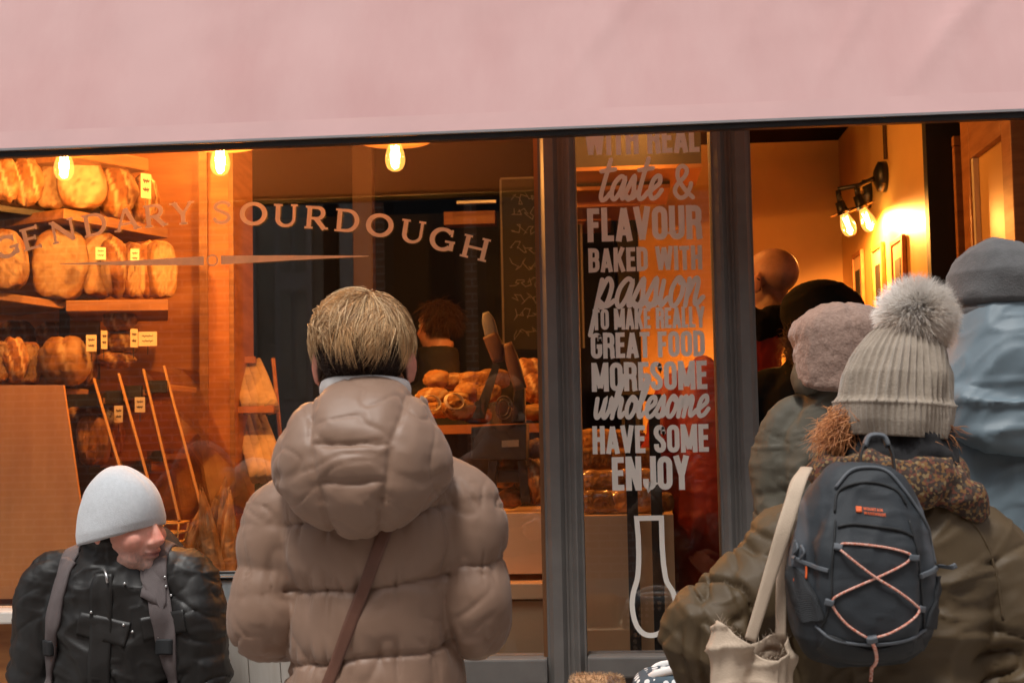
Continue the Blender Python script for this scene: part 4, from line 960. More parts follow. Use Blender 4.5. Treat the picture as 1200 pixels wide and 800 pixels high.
# ================================================================= doorway: pictures, dark door, open door leaf
def ywall(px): return XW/((at(px, 300, 1.0).x)/5.0)-4.0
for i, (Ya, lb) in enumerate(((ywall(1056), 'nearest of three framed prints on the ochre wall, by the pom-pom'), (ywall(1032), 'middle of three framed prints on the ochre wall'), (ywall(1008), 'farthest of three framed prints, low on the ochre wall'))):
    zc_ = at((1056, 1032, 1008)[i], (328, 333, 338)[i], Ya).z
    t = thing('framed_print', lb, 'picture', (XW-.001, Ya, zc_), 0, 'framed prints on the ochre wall')
    MB().box((-.012, -.09, -.14), (-.002, .09, .14)).build('backing', M['ply'], t)
    for y0_, y1_, z0_, z1_ in ((-.11, -.091, -.16, .16), (.091, .11, -.16, .16), (-.09, .09, .141, .16), (-.09, .09, -.16, -.141)): MB().box((-.018, y0_, z0_), (-.002, y1_, z1_)).build('frame', M['wood'], t, bevel=.002)
    MB().box((-.0145, -.05, -.08), (-.0125, .05, .08)).build('print', M['slate'], t)
dk = thing('dark_door', 'dark doorway with an orange wooden frame left of the grey fleece hat', 'door', (0, .85, IN))
A = at(1117, 172, .83); B = at(1131, 172, .83); Cc = at(1175, 172, .83)
MB().box((A.x, -.03, 0), (B.x, .0, A.z-IN)).build('jamb', M['wood'], dk, bevel=.003); MB().box((Cc.x+.12, -.03, 0), (Cc.x+.17, .0, A.z-IN)).build('jamb', M['wood'], dk, bevel=.003)
MB().box((A.x-.001, -.032, A.z-IN+.001), (Cc.x+.17, .0, A.z-IN+.035)).build('lintel', M['wood'], dk, bevel=.003)
MB().box((B.x+.001, -.008, 0), (Cc.x+.119, -.001, A.z-IN-.002)).build('leaf', M['darkglass'], dk)
lf = thing('door_leaf', 'wooden door leaf with an ochre panel coloured like lit glass, open at the right edge', 'door', (XJ-.02, .075, IN))
DW = .56; z_t = 2.33; zg = at(1185, 168, .3).z-IN
def leafbox(y0, y1, z0, z1, x0_=-.045, x1_=-.002, name='stile', m='wood', bevel=.003): return MB().box((x0_, y0, z0), (x1_, y1, z1)).build(name, M[m], lf, bevel=bevel)
leafbox(0, .10, 0, z_t); leafbox(DW-.10, DW, 0, z_t); leafbox(.101, DW-.101, 0, .25, name='rail'); leafbox(.101, DW-.101, zg, z_t, name='rail')
leafbox(.101, DW-.101, .251, zg-.001, -.022, -.016, 'glow_colour_panel', 'plaster', 0); leafbox(DW-.125, DW-.101, .251, zg-.001, -.04, -.023, 'bead', 'tagp', 0)  # opaque ochre panel: the orange light in the glass is put into its colour

# ================================================================= people: shared builders (local front = +y, up = +z)
M['skin'] = mat('skin', (0.5, 0.28, 0.2), 0.5, var=0.10, scale=60, attr=True, bump=0.12, bscale=350, sss=0.12, spec=0.35)
M['hair'] = mat('hair', (0.4, 0.25, 0.12), 0.45, attr=True, var=0.12, scale=40, spec=0.4)
M['jeans'] = mat('dark_trousers', (0.03, 0.035, 0.05), 0.8, var=0.15, scale=20, bump=0.2, bscale=500)
M['shoe'] = mat('dark_shoe', (0.03, 0.025, 0.02), 0.5, var=0.1)
def xf(p, c, Rm=None, k=1.0):
    V, F = p; V = np.array(V)*k
    if Rm is not None: V = V@np.asarray(Rm).T
    return list(V+np.asarray(c)), F
def head_pieces(c, Rm=None, k=1.0, fine=False):
    P = [ell((0, -.012, .036), (.074, .094, .078), n=28, m=18), ell((0, .018, -.03), (.062, .074, .084), n=24, m=16), ell((0, .052, -.088), (.028, .032, .026)),
         tube([(0, .078, .014), (0, .092, -.012), (0, .102, -.032), (0, .090, -.043)], [.008, .0105, .0145, .011], n=10),
         ell((0, .083, -.058), (.024, .014, .0065)), ell((0, .081, -.069), (.021, .014, .0075)), ell((0, .072, .028), (.05, .017, .012)),
         ell((.036, .055, -.03), (.026, .03, .026)), ell((-.036, .055, -.03), (.026, .03, .026))]
    for s in (-1, 1):
        P.append(ell((s*.014, .089, -.039), (.0085, .012, .0085)))
        P.append(ell((s*.080, -.008, -.006), (.008, .020, .033), rot('X', 12)@rot('Z', -s*24)))
    return [xf(p, c, Rm, k) for p in P]
def hand_pieces(wr, d, n, side):
    d = nrm(d); n = nrm(np.asarray(n, float)-d*np.dot(n, d)); s = np.cross(d, n)*side; wr = np.asarray(wr, float)
    P = [tube([wr-d*.02, wr+d*.02, wr+d*.06, wr+d*.09], [(.02, .026), (.018, .033), (.016, .040), (.013, .037)], n=12, ref=tuple(n))]
    for i, (o, L) in enumerate(((.030, .062), (.010, .072), (-.010, .068), (-.029, .052))):
        b = wr+d*.08+s*o; P.append(tube([b, b+(d*.9+n*.35)*L*.45, b+(d*.9+n*.35)*L*.45+(d*.3+n*.9)*L*.38, b+(d*.9+n*.35)*L*.45+(d*.3+n*.9)*L*.38+(n*.8-d*.5)*L*.3], [.0095, .009, .0085, .0065], n=9))
    b = wr+d*.025+s*.028; P.append(tube([b, b+(s*.7+d*.6+n*.2)*.035, b+(s*.7+d*.6+n*.2)*.035+(d*.8+n*.5)*.03, b+(s*.7+d*.6+n*.2)*.035+(d*.8+n*.6)*.05], [.013, .0115, .0095, .007], n=9))
    return P
SKIN = np.array((.60, .33, .24))
def body_mesh(J, vox=.009, Rh=None, hk=1.0, hairf=None, hairc=(.06, .035, .022), skin=SKIN, ruddy=1.0, stubble=.0, hands=True, smooth=3, extra=None):
    P = head_pieces(J['head'], Rh, hk); hc = np.asarray(J['head'], float); Rm = np.eye(3) if Rh is None else np.asarray(Rh)
    if extra: P += [xf(p, J['head'], Rh, hk) for p in extra]
    nk = hc+Rm@np.array((0, -.03, -.06))*hk
    P.append(tube([nk, (nk+np.array(J['neck']))/2, J['neck'], np.array(J['neck'])+(0, 0, -.06)], [.052, .050, .052, .07], n=16, seg=8))
    P.append(tube([np.array(J['neck'])+(0, 0, -.03), J['chest'], J['pelvis']], [(.08, .06), (.13, .09), (.12, .085)], n=18, seg=10))
    for s in ('l', 'r'):
        sh, el_, wr = J['sh_'+s], J['el_'+s], J['wr_'+s]
        P.append(tube([(np.array(sh)+np.array(J['chest']))/2, np.array(sh)*np.array((.92, 1, 1))-(0, 0, .02)], [.05, .038], n=12)); P.append(tube([np.array(sh)*np.array((.92, 1, 1))-(0, 0, .02), el_, wr], [.036, .034, .025], n=12, seg=14, ref=(0, 1, .2)))
        P.append(tube([J['hip_'+s], J['kn_'+s]], [.075, .05], n=14, ref=(1, 0, 0))); P.append(tube([J['kn_'+s], J['an_'+s]], [.05, .035], n=12))
        P.append(ell(np.array(J['kn_'+s]), (.05, .05, .05))); P.append(ell(np.array(J['pelvis']), (.13, .09, .09)))
        P.append(ell(np.array(J['an_'+s])+(0, .05, -.02), (.035, .09, .025)))
        if hands: P += hand_pieces(wr, np.array(wr)-np.array(el_), (-.8 if s == 'r' else .8, 0, -.3), 1 if s == 'r' else -1)
    me = fuse(P, vox, smooth); c = getco(me); q = (c-hc)@Rm/hk
    col = np.tile(skin, (len(c), 1)); g = lambda p, r: np.exp(-(((q-np.array(p))/np.array(r))**2).sum(1))
    red = (g((0, .105, -.025), (.02, .03, .02))*.7+g((.045, .06, -.03), (.03, .04, .03))*.55+g((-.045, .06, -.03), (.03, .04, .03))*.55+g((.085, 0, 0), (.02, .04, .05))*.6+g((-.085, 0, 0), (.02, .04, .05))*.6)*ruddy
    col = col*(1-red[:, None]*np.array((-.08, .38, .40)))
    lip = np.clip(g((0, .092, -.0635), (.024, .022, .0085)), 0, 1); col = col*(1-lip[:, None]*np.array((.12, .5, .45)))
    mth = np.clip(g((0, .095, -.0635), (.024, .022, .0022)), 0, 1); col = col*(1-.6*mth[:, None])
    if stubble:
        sb = sstep(-.035, -.07, q[:, 2])*sstep(-.03, .04, q[:, 1])*stubble; sb = sb*(.75+.5*vnoise(q*260, 5)); col = col*(1-sb[:, None]*np.array((.45, .36, .28)))
    if hairf is not None:
        hm = hairf(q); col = col*(1-hm[:, None])+np.array(hairc)*hm[:, None]
    paint(me, col); return me
def standing(H=1.65, el=.0, arms=None):
    k = H/1.65
    J = dict(pelvis=(0, 0, .90*k), chest=(0, 0, 1.18*k), neck=(0, -.02, 1.395*k), head=(0, .01, 1.53*k))
    for s, sx in (('l', -1), ('r', 1)):
        J['sh_'+s] = (sx*.165*k, 0, 1.335*k); J['el_'+s] = (sx*.225*k, -.02, 1.06*k); J['wr_'+s] = (sx*.17*k, .2, .98*k)
        J['hip_'+s] = (sx*.085*k, 0, .88*k); J['kn_'+s] = (sx*.10, .02, .48*k); J['an_'+s] = (sx*.11, -.01, .085)
    if arms: J.update(arms)
    return J
def legs(parent, J, mt='jeans', shoe='shoe', vox=.014):
    P = [ell(np.array(J['pelvis'])-(0, 0, .03), (.165, .125, .13))]
    for s in ('l', 'r'):
        P.append(tube([J['hip_'+s], J['kn_'+s]], [.095, .068], n=14)); P.append(ell(J['kn_'+s], (.068, .068, .068))); P.append(tube([J['kn_'+s], np.array(J['an_'+s])+(0, 0, .0)], [.066, .052], n=14))
    me = fuse(P, vox, 4); disp(me, lambda c, n: .006*ridge(c*np.array((9, 9, 16)), 5, 2)); obj('trousers', me, M[mt], parent)
    for s in ('l', 'r'):
        a = np.array(J['an_'+s]); z0 = a[2]-.085
        me = fuse([tube([(a[0], a[1]-.09, z0+.045), (a[0], a[1]-.02, z0+.055), (a[0], a[1]+.07, z0+.045), (a[0], a[1]+.15, z0+.032), (a[0], a[1]+.175, z0+.03)], [(.035, .045), (.042, .055), (.046, .045), (.042, .032), (.02, .02)], n=16, seg=12, pw=2.6), tube([(a[0], a[1]-.01, z0+.05), (a[0], a[1]-.01, z0+.13)], [.048, .046], n=14)], .010, 2)
        c = getco(me); c[:, 2] = np.maximum(c[:, 2], z0+.0015); setco(me, c); obj('shoe', me, M[shoe], parent)
def arm_piece(J, s, r, n=18, wrist=None):
    sh, el_, wr = [np.array(J[q+s], float) for q in ('sh_', 'el_', 'wr_')]
    inn = np.array((sh[0]*.35, sh[1], sh[2]+.045)); r = [r[0]*.72, r[0]*.98]+list(r[1:])
    return tube([inn, sh, sh*.5+el_*.5, el_, el_*.45+wr*.55, wr], r, n=n, seg=30, ref=(0, 1, .15))
def fold_field(c, seed=1, f=1.0):
    """soft cloth creases: warped ridges of two sizes"""
    wv = np.stack([vnoise(c*4+1, seed), vnoise(c*4+7, seed+1), vnoise(c*4+13, seed+2)], 1)*.09
    q = c+wv
    return .55*ridge(q*np.array((7, 7, 13))*f, seed+3, 2)+.35*ridge(q*np.array((14, 14, 9))*f+5, seed+4, 2)+.26*ridge((q+wv*.4)*np.array((20, 20, 34))*f+9, seed+6, 3)
def arm_folds(c, J, s, r, seed, amp, freq=95.0):
    """rings and twists of cloth on the sleeve, strongest inside the elbow"""
    JJ = [J['sh_'+s], J['el_'+s], J['wr_'+s]]; d, S = seg_near(c, JJ); L0 = np.linalg.norm(np.array(JJ[1])-np.array(JJ[0]))
    m = sstep(r*1.7, r*1.1, d); el_ = np.exp(-((S-L0)/.14)**2)*.9+.35
    wv = .035*np.stack([vnoise(c*7, seed), vnoise(c*7+4, seed+1)], 1); tw = c[:, 0]*.8-c[:, 1]*.6
    r1 = ridge(np.stack([(S+wv[:, 0]+.35*tw)*17, tw*5+wv[:, 1]*40, c[:, 2]*3], 1), seed+2, 3); r2 = ridge(np.stack([(S+wv[:, 1]-.5*tw)*30, tw*8, c[:, 2]*5+3], 1), seed+3, 4)
    return m*el_*amp*(.5*vnoise(np.stack([S*14, tw*6, c[:, 2]*4], 1), seed+4)-.75*r1-.4*r2), m
def person(label, loc, rz=0.0): return thing('person', label, 'person', loc, rz)
def loc_of(t): 
    o = np.array(t.location)
    return lambda px, py, Y: np.array(at(px, py, Y))-o
EYE_W = mat('eye_white', (.7, .68, .64), .25); EYE_D = mat('eye_iris', (.05, .035, .03), .2)
def eyes(parent, hc, Rm, k=1.0):
    for s in (-1, 1):
        e = np.array(hc)+np.asarray(Rm)@(np.array((s*.03, .071, .004))*k)
        me = MB().ell(e, (.0115, .0115, .0115)).mesh(); o = obj('eye', me, EYE_W, parent)
        p = np.array(hc)+np.asarray(Rm)@(np.array((s*.03, .0795, .003))*k); obj('iris', MB().ell(p, (.005, .005, .005), n=12, m=8).mesh(), EYE_D, o)

# ================================================================= person in the taupe puffer jacket
M['puffer'] = mat('taupe_nylon', (0.250, 0.154, 0.106), 0.50, var=0.05, scale=6, bump=0.10, bscale=900, sheen=0.12, spec=0.4, crink=(22, .005, .5))
M['shirt'] = mat('white_cotton', (0.78, 0.76, 0.74), 0.8, var=0.03, bump=0.15, bscale=600)
M['strap'] = mat('brown_leather', (0.13, 0.055, 0.035), 0.5, var=0.12, scale=30, bump=0.25, bscale=400)
Yp = -1.62; p0 = at(437, 600, Yp)
pA = person('blond short-haired person in a taupe puffer jacket seen from behind', (p0.x, Yp, 0))
k = 1.0
J = standing(1.64, arms=dict(sh_l=(-.148, 0, 1.275), sh_r=(.150, 0, 1.285), el_l=(-.180, -.02, 1.095), el_r=(.172, -.01, 1.10), wr_l=(-.15, .24, 1.06), wr_r=(.14, .25, 1.07)))
J['head'] = (-.012, .0, 1.532); J['neck'] = (-.004, -.012, 1.40)
P = [tube([(0, 0, .62), (0, 0, .72), (0, 0, .86), (0, 0, 1.0), (0, 0, 1.13), (0, -.005, 1.24), (0, -.01, 1.32), (0, -.012, 1.385), (-.002, -.014, 1.43)],
      [(.165, .12), (.170, .135), (.162, .135), (.145, .128), (.140, .125), (.152, .125), (.148, .115), (.110, .10), (.085, .085)], n=40, seg=40, pw=2.3)]
P += [arm_piece(J, s, [.070, .064, .060, .058, .054], 24) for s in 'lr']
me = fuse(P, .0046, 7)
def puff(c, n):
    mL, S1 = seg_near(c, [J['sh_l'], J['el_l'], J['wr_l']]); mR, S2 = seg_near(c, [J['sh_r'], J['el_r'], J['wr_r']])
    dA = np.minimum(mL, mR); S = np.where(mL < mR, S1, S2)
    tor = np.sqrt((c[:, 0]/.165)**2+(c[:, 1]/.125)**2)
    am = sstep(.02, -.02, dA-.074)*sstep(.88, 1.02, np.abs(c[:, 0])/.150)
    wob = .006*vnoise(c*14, 3)
    ut = (c[:, 2]-1.05-.085*c[:, 0]+wob)/.115; ua = (S+.03+wob)/.125
    def baf(u, p): f = u-np.floor(u); return 1-np.abs(2*f-1)**p, np.minimum(f, 1-f)
    bt, et = baf(ut, 3.0); ba, ea = baf(ua, 2.8)
    top_ = sstep(2.02, 2.1, ut); bt = bt*(1-top_)+top_*(.55+.4*sstep(2.05, 2.5, ut)); et = np.where(ut > 2.3, .5, et)
    b = bt*(1-am)+ba*am; e = et*(1-am)+ea*am
    puck = -ridge(np.stack([c[:, 0]*44, c[:, 1]*44, c[:, 2]*7], 1), 5, 3)*(1-am)-ridge(np.stack([c[:, 1]*44, c[:, 0]*44, S*7], 1), 6, 3)*am
    q = c+.05*np.stack([vnoise(c*5, 1), vnoise(c*5, 2), vnoise(c*5, 4)], 1)
    sg = np.where(vnoise(c*5, 17) > 0, 1.0, -1.0); drag = ridge(np.stack([(q[:, 0]*.75+sg*q[:, 2]*.65)*6, q[:, 1]*6, (q[:, 2]*.75-sg*q[:, 0]*.65)*34], 1), 8, 3)*sstep(-.2, .5, vnoise(c*6, 18))
    arml = np.exp(-((dA-.074)/.010)**2)*sstep(.6, 1.0, np.abs(c[:, 0])/.150)*(c[:, 2] > 1.06)
    return .0070*b+.0080*puck*np.exp(-(e/.22)**2)-.0120*drag*sstep(.02, .16, e)-.005*ridge(np.stack([q[:, 0]*26, q[:, 1]*20, q[:, 2]*13], 1), 12, 3)*sstep(.5, .1, e)+.004*fbm(c*8, 9, 2)-.0055*np.exp(-(e/.03)**2)-.004*arml
disp(me, puff); jacket = obj('jacket', me, M['puffer'], pA)
# hood lying on the back
hz = 1.362; hy = -.13
hp = [tube([(0, -.105, 1.268), (0, -.112, 1.285), (0, -.112, 1.315), (0, -.10, 1.352), (0, -.082, 1.392), (0, -.055, 1.418), (-.003, -.030, 1.434), (-.004, -.018, 1.443)],
       [(.045, .045), (.095, .072), (.130, .098), (.146, .110), (.138, .105), (.114, .095), (.088, .082), (.074, .074)], n=44, seg=36, pw=2.2)]
hm_ = fuse(hp, .0042, 8)
def hoodf(c, n):
    x = c[:, 0]; z = c[:, 2]; w_ = .004*vnoise(c*20, 2)
    s1 = np.minimum(np.abs(np.abs(x)-.060-.18*(z-hz)+w_), .2); s1 = np.minimum(s1, np.abs(np.abs(x)-.125+w_)+.004)
    cen = np.abs(x) < .060+.18*(z-hz)
    s2 = np.where(cen, np.minimum(np.abs(z-1.398+w_), np.abs(z-1.338+w_)), .1)
    e = np.minimum(s1, s2)
    pk = vnoise(np.stack([x*50, c[:, 1]*30, z*16], 1), 4)*np.exp(-(s2/.014)**2)+vnoise(np.stack([x*16, c[:, 1]*30, z*55], 1), 6)*np.exp(-(s1/.016)**2)
    back = sstep(-.02, -.08, c[:, 1])
    q = c+.03*np.stack([vnoise(c*9, 1), vnoise(c*9, 2), vnoise(c*9, 4)], 1)
    return back*(.006*(1-np.exp(-(e/.018)**2))-.0045*np.exp(-(e/.0045)**2)-.002+.0035*pk)+.0035*fbm(c*9, 8, 2)-.0028*ridge(np.stack([q[:, 0]*12+q[:, 2]*14, q[:, 1]*12, q[:, 2]*34-q[:, 0]*9], 1), 3, 4)
disp(hm_, hoodf); obj('hood', hm_, M['puffer'], pA)
# shirt collar and the raised flap of the jacket collar
cp = [(.071*math.cos(R(a))-.008, -.012-.073*math.sin(R(a)), 1.486+.008*math.sin(R(a))) for a in np.linspace(-40, 220, 26)]
MB().tube(cp, [(.015, .007)]*26, n=10, ref=(0, 0, 1)).build('shirt_collar', M['shirt'], pA, smooth=True)
MB().tube([(.085, -.02, 1.42), (.094, -.035, 1.448), (.094, -.03, 1.470)], [(.03, .008), (.022, .006), (.012, .003)], n=12, seg=8, ref=(.3, 1, 0)).build('collar_flap', M['puffer'], pA, smooth=True)
hairm = lambda q: sstep(-.085, -.06, q[:, 2]+.9*np.clip(q[:, 1]-.0, 0, 1)*1.4)*sstep(.075, .045, q[:, 1]-np.clip(q[:, 2], 0, .1)*.6)*np.where(np.abs(q[:, 0]) > .0765, 0, 1)
bm_ = body_mesh(J, .006, None, 1.0, hairm, (.05, .028, .018), skin=np.array((.62, .34, .25)), ruddy=1.2)
obj('body', bm_, M['skin'], pA); eyes(pA, J['head'], np.eye(3))
hc = np.array(J['head'])
def scalp(n, zlo, zhi, r=(.077, .097, .081), seed=0, ymax=.07):
    g = np.random.default_rng(seed); out = []
    while len(out) < n:
        v = nrm(g.normal(size=3))
        if zlo < v[2] < zhi and v[1] < ymax/.097+max(0, v[2])*.6: out.append(v)
    v = np.array(out); return v, hc+np.array((0, -.012, .036))+v*np.array(r)
def groom(cen, r, grav, lift, jit, seed):
    g = np.random.default_rng(seed)
    def f(Pp, D, t):
        n = (Pp-cen)/np.array(r)**2; n = n/np.linalg.norm(n, axis=1, keepdims=True)
        rel = np.sqrt((((Pp-cen)/np.array(r))**2).sum(1))
        D = D+np.array((0, 0, -grav))*(.3+t)+g.normal(size=D.shape)*jit
        dn = (D*n).sum(1); push = np.where(rel < 1.0, -dn+.22, np.where(rel < 1.0+lift, -dn*.9+.03, -dn*.9-.25))
        return D+n*push[:, None]
    return f
cen = hc+np.array((0, -.012, .036))
def crown_dirs(v, cr_=(.25, -.25, .93), seed=0, j=.3):
    g = np.random.default_rng(seed); k_ = nrm(cr_); d = v-k_*(v@k_)[:, None]; d = d/(np.linalg.norm(d, axis=1, keepdims=True)+1e-6)
    n = v; d = d-n*(d*n).sum(1)[:, None]; return d+g.normal(size=v.shape)*j
v, ro = scalp(12000, .26, 1.0, seed=1)
d = crown_dirs(v, seed=2, j=.07)+v*.02; g = np.random.default_rng(4)
lk = np.floor(np.stack([np.arctan2(v[:, 0], -v[:, 1])*6.5+1.5*v[:, 2], v[:, 2]*4, 0*v[:, 0]], 1)); lkr = _hash(lk[:, 0]+50, lk[:, 1]+50, lk[:, 2], 3); lkq = _hash(lk[:, 0]+50, lk[:, 1]+50, lk[:, 2], 9)
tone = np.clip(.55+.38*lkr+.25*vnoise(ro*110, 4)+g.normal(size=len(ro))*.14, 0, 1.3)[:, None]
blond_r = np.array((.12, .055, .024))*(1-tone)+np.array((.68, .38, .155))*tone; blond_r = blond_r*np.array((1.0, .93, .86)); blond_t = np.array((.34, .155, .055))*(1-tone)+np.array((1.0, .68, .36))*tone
cl = vnoise(ro*22, 7)                                               # locks fall together
d = d+np.stack([lkq*.85+.3*vnoise(ro*26, 8), 0*cl, .3*lkr], 1)+v*(.35*np.clip(lkr, 0, 1))[:, None]
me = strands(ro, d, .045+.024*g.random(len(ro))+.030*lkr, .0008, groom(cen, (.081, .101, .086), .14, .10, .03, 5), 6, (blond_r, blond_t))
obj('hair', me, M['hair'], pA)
v, ro = scalp(900, .25, 1.0, r=(.083, .103, .089), seed=21); tn_ = g.random((len(ro), 1)); cc_ = np.array((.34, .18, .08))*(1-tn_)+np.array((.95, .66, .36))*tn_
obj('loose_hair', strands(ro, crown_dirs(v, seed=22, j=.22)+v*.10, .045+.05*g.random(len(ro)), .0009, groom(cen, (.085, .105, .090), .12, .08, .05, 23), 7, (cc_*.8, cc_)), M['hair'], pA)
v, ro = scalp(2600, -.98, .0, r=(.075, .095, .088), seed=11, ymax=.01); k_ = (ro[:, 2]-hc[2] > -.083) & (ro[:, 1]-hc[1] < -.01) & (np.abs(ro[:, 0]-hc[0]) < .074); ro = ro[k_]; v = v[k_]
dk_ = np.tile(np.array((.045, .026, .018)), (len(ro), 1))*(.7+.7*g.random((len(ro), 1)))
obj('hair', strands(ro, crown_dirs(v, (0, 0, 1), 3, .25)+v*.25, .016+.012*g.random(len(ro)), .0010, groom(cen, (.077, .097, .09), .3, .02, .1, 6), 3, (dk_, dk_*1.3)), M['hair'], pA)
legs(pA, J)
# crossbody bag
jt = bvh(jacket.data)
cbg = thing('crossbody_bag', 'brown leather crossbody strap over the taupe puffer jacket', 'bag', (p0.x, Yp, 0))
obj('strap', drape(jt, [(.06, -.2, 1.30), (.035, -.2, 1.24), (-.02, -.2, 1.10), (-.075, -.2, .96), (-.115, -.2, .84), (-.14, -.2, .76)], .021, .003, .002, direction=(0, 1, 0), n=60), M['strap'], cbg)
MB().box((-.25, -.08, .60), (-.185, .12, .76)).build('pouch', M['strap'], cbg, bevel=.015, seg=3)

# ================================================================= person with the pom-pom hat
M['olive'] = mat('brown_waxed_cotton', (0.102, 0.067, 0.032), 0.6, col2=(0.070, 0.046, 0.022), scale=5, bump=0.16, bscale=700, spec=0.4, rvar=.1, crink=(8, .018, .45))
M['knit'] = mat('oat_wool', (0.345, 0.29, 0.235), 0.9, var=0.10, scale=90, bump=0.6, bscale=320, sheen=0.25, spec=0.1)
M['fur'] = mat('cream_fur', (.8, .7, .6), 0.7, attr=True, spec=0.2)
Yq = -1.62; q0 = at(1035, 600, Yq)
pB = person('person in a cream pom-pom knit hat and brown jacket wearing a dark backpack', (q0.x, Yq, 0)); lb_ = loc_of(pB)
hx = lb_(1043, 440, Yq)
JB = standing(1.55, arms=dict(sh_l=(-.155, 0, 1.205), sh_r=(.155, 0, 1.195), el_l=(-.296, -.05, 1.055), el_r=(.222, -.03, .965), wr_l=(-.13, .12, .93), wr_r=(.16, .16, .86)))
JB['head'] = (hx[0]-.004, .0, 1.435); JB['neck'] = (hx[0]*.5, -.01, 1.32); JB['chest'] = (0, 0, 1.1); JB['pelvis'] = (0, 0, .84)
P = [tube([(0, 0, .58), (0, 0, .72), (0, 0, .86), (0, 0, .98), (0, 0, 1.1), (0, 0, 1.19), (0, -.005, 1.255), (.003, -.008, 1.315), (.006, -.01, 1.355)],
      [(.19, .14), (.19, .14), (.185, .135), (.178, .13), (.182, .13), (.185, .125), (.165, .105), (.095, .085), (.075, .075)], n=40, seg=40, pw=2.3)]
P += [arm_piece(JB, 'l', [.078, .086, .084, .072, .058], 24), arm_piece(JB, 'r', [.075, .080, .078, .070, .058], 24)]
me = fuse(P, .005, 5)
def wax(J, r, seed, a1=.012, a2=.010):
    def f(c, n):
        f1, m1 = arm_folds(c, J, 'l', r, seed, a1); f2, m2 = arm_folds(c, J, 'r', r, seed+3, a1); m = np.maximum(m1, m2)
        return np.where(m1 > m2, f1, f2)+a2*(fold_field(c, seed+5)-.35)*(1-.5*m)+.004*fbm(c*10, seed+9, 2)
    return f
disp(me, wax(JB, .078, 21, .026, .022)); jB = obj('jacket', me, M['olive'], pB); tB = bvh(me)
legs(pB, JB)
hairB = lambda q: sstep(-.09, -.05, q[:, 2])*sstep(.07, .04, q[:, 1])
obj('body', body_mesh(JB, .007, None, .86, hairB, (.30, .10, .035)), M['skin'], pB); eyes(pB, JB['head'], np.eye(3), .86)
# shoulder seams
for sx in (-1, 1):
    obj('seam', drape(tB, [(sx*.105, -.12, 1.27), (sx*.135, -.13, 1.235), (sx*.155, -.13, 1.18), (sx*.162, -.13, 1.10)], .004, .0015, .0002, n=40, nw=3, direction=(0, 1, 0)), M['olive'], pB)
# knit hat
HB = np.array((hx[0], .0, lb_(1043, 512, Yq)[2]))
def beanie(H0, rx, ry, hgt, ribs, tilt, cuff=.27, na=340, nv=70):
    V = []; F = []
    for i in range(nv+1):
        v = i/nv; a = np.linspace(0, 2*math.pi, na, endpoint=False)
        pr = np.interp(v, [0, .12, .3, .5, .68, .82, .92, 1.0], [.94, .99, 1.0, .945, .79, .57, .35, .06])
        zz = v*hgt*1.0
        if v < cuff:
            rb = .0045*(1-np.abs(np.sin(a*ribs/2*1.5))**.7*1.4); off = .0075
        else:
            rb = .0075*(1-np.abs(np.sin(a*ribs/2*1.0+.25*math.sin(v*5)))**.8*1.5)*(.35+.65*pr); off = 0
        edge = .004*math.exp(-((v-cuff)/.018)**2)
        wob = .003*np.sin(a*3+v*4)+.002*np.sin(a*7-v*9)
        r1 = rx*pr+rb+off+edge+wob*pr; r2 = ry*pr+rb+off+edge+wob*pr
        droop = .013*np.cos(a-.2)*(1 if v < cuff+.02 else max(0, 1-(v-cuff)*2))      # rim sits a little higher at the left
        for k_ in range(na): V.append((H0[0]+math.cos(a[k_])*r1[k_]+tilt[0]*v**2, H0[1]+math.sin(a[k_])*r2[k_]+tilt[1]*v**2, H0[2]+zz-droop[k_]*.5))
    for i in range(nv):
        for k_ in range(na): j = (k_+1) % na; F.append((i*na+k_, i*na+j, (i+1)*na+j, (i+1)*na+k_))
    F.append(tuple(range(nv*na, nv*na+na))); F.append(tuple(range(na-1, -1, -1)))
    return pymesh(V, F)
obj('knit_hat', beanie(HB, .087, .106, .212, 40, (.034, .0)), M['knit'], pB)
pc = lb_(1074, 371, Yq-.01); g = np.random.default_rng(8); v = g.normal(size=(11000, 3)); v /= np.linalg.norm(v, axis=1, keepdims=True)
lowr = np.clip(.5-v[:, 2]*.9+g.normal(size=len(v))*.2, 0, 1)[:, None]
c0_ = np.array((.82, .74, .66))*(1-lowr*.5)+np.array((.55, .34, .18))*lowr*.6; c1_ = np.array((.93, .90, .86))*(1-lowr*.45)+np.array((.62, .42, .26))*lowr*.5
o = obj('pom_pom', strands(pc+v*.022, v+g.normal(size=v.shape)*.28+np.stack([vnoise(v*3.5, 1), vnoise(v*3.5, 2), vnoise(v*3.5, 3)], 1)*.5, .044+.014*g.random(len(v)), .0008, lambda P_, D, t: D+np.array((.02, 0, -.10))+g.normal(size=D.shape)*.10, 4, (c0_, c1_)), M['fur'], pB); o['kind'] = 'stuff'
obj('pom_pom_core', MB().ell(pc, (.03, .03, .03)).mesh(), M['knit'], pB)
# auburn hair below the hat
def tuft(px0, py0, dx, dz, n, L, seed, spread=.022):
    g = np.random.default_rng(seed); c_ = lb_(px0, py0, Yq-.02); ro = c_+g.normal(size=(n, 3))*np.array((.012, .02, .012)); d = np.tile(np.array((dx, -.1, dz)), (n, 1))+g.normal(size=(n, 3))*.3
    tn = g.random((n, 1)); return ro, d, np.array((.34, .12, .04))*(1-tn)+np.array((.62, .28, .11))*tn, L*(.6+.6*g.random(n))
ps = [tuft(992, 494, -.9, -.55, 700, .052, 1), tuft(985, 505, -.7, -.8, 500, .05, 2), tuft(1092, 506, .6, -.6, 500, .035, 3), tuft(1030, 512, 0, -1, 500, .04, 4)]
ro = np.vstack([p[0] for p in ps]); d = np.vstack([p[1] for p in ps]); cc = np.vstack([p[2] for p in ps]); Ls = np.concatenate([p[3] for p in ps]); g = np.random.default_rng(5)
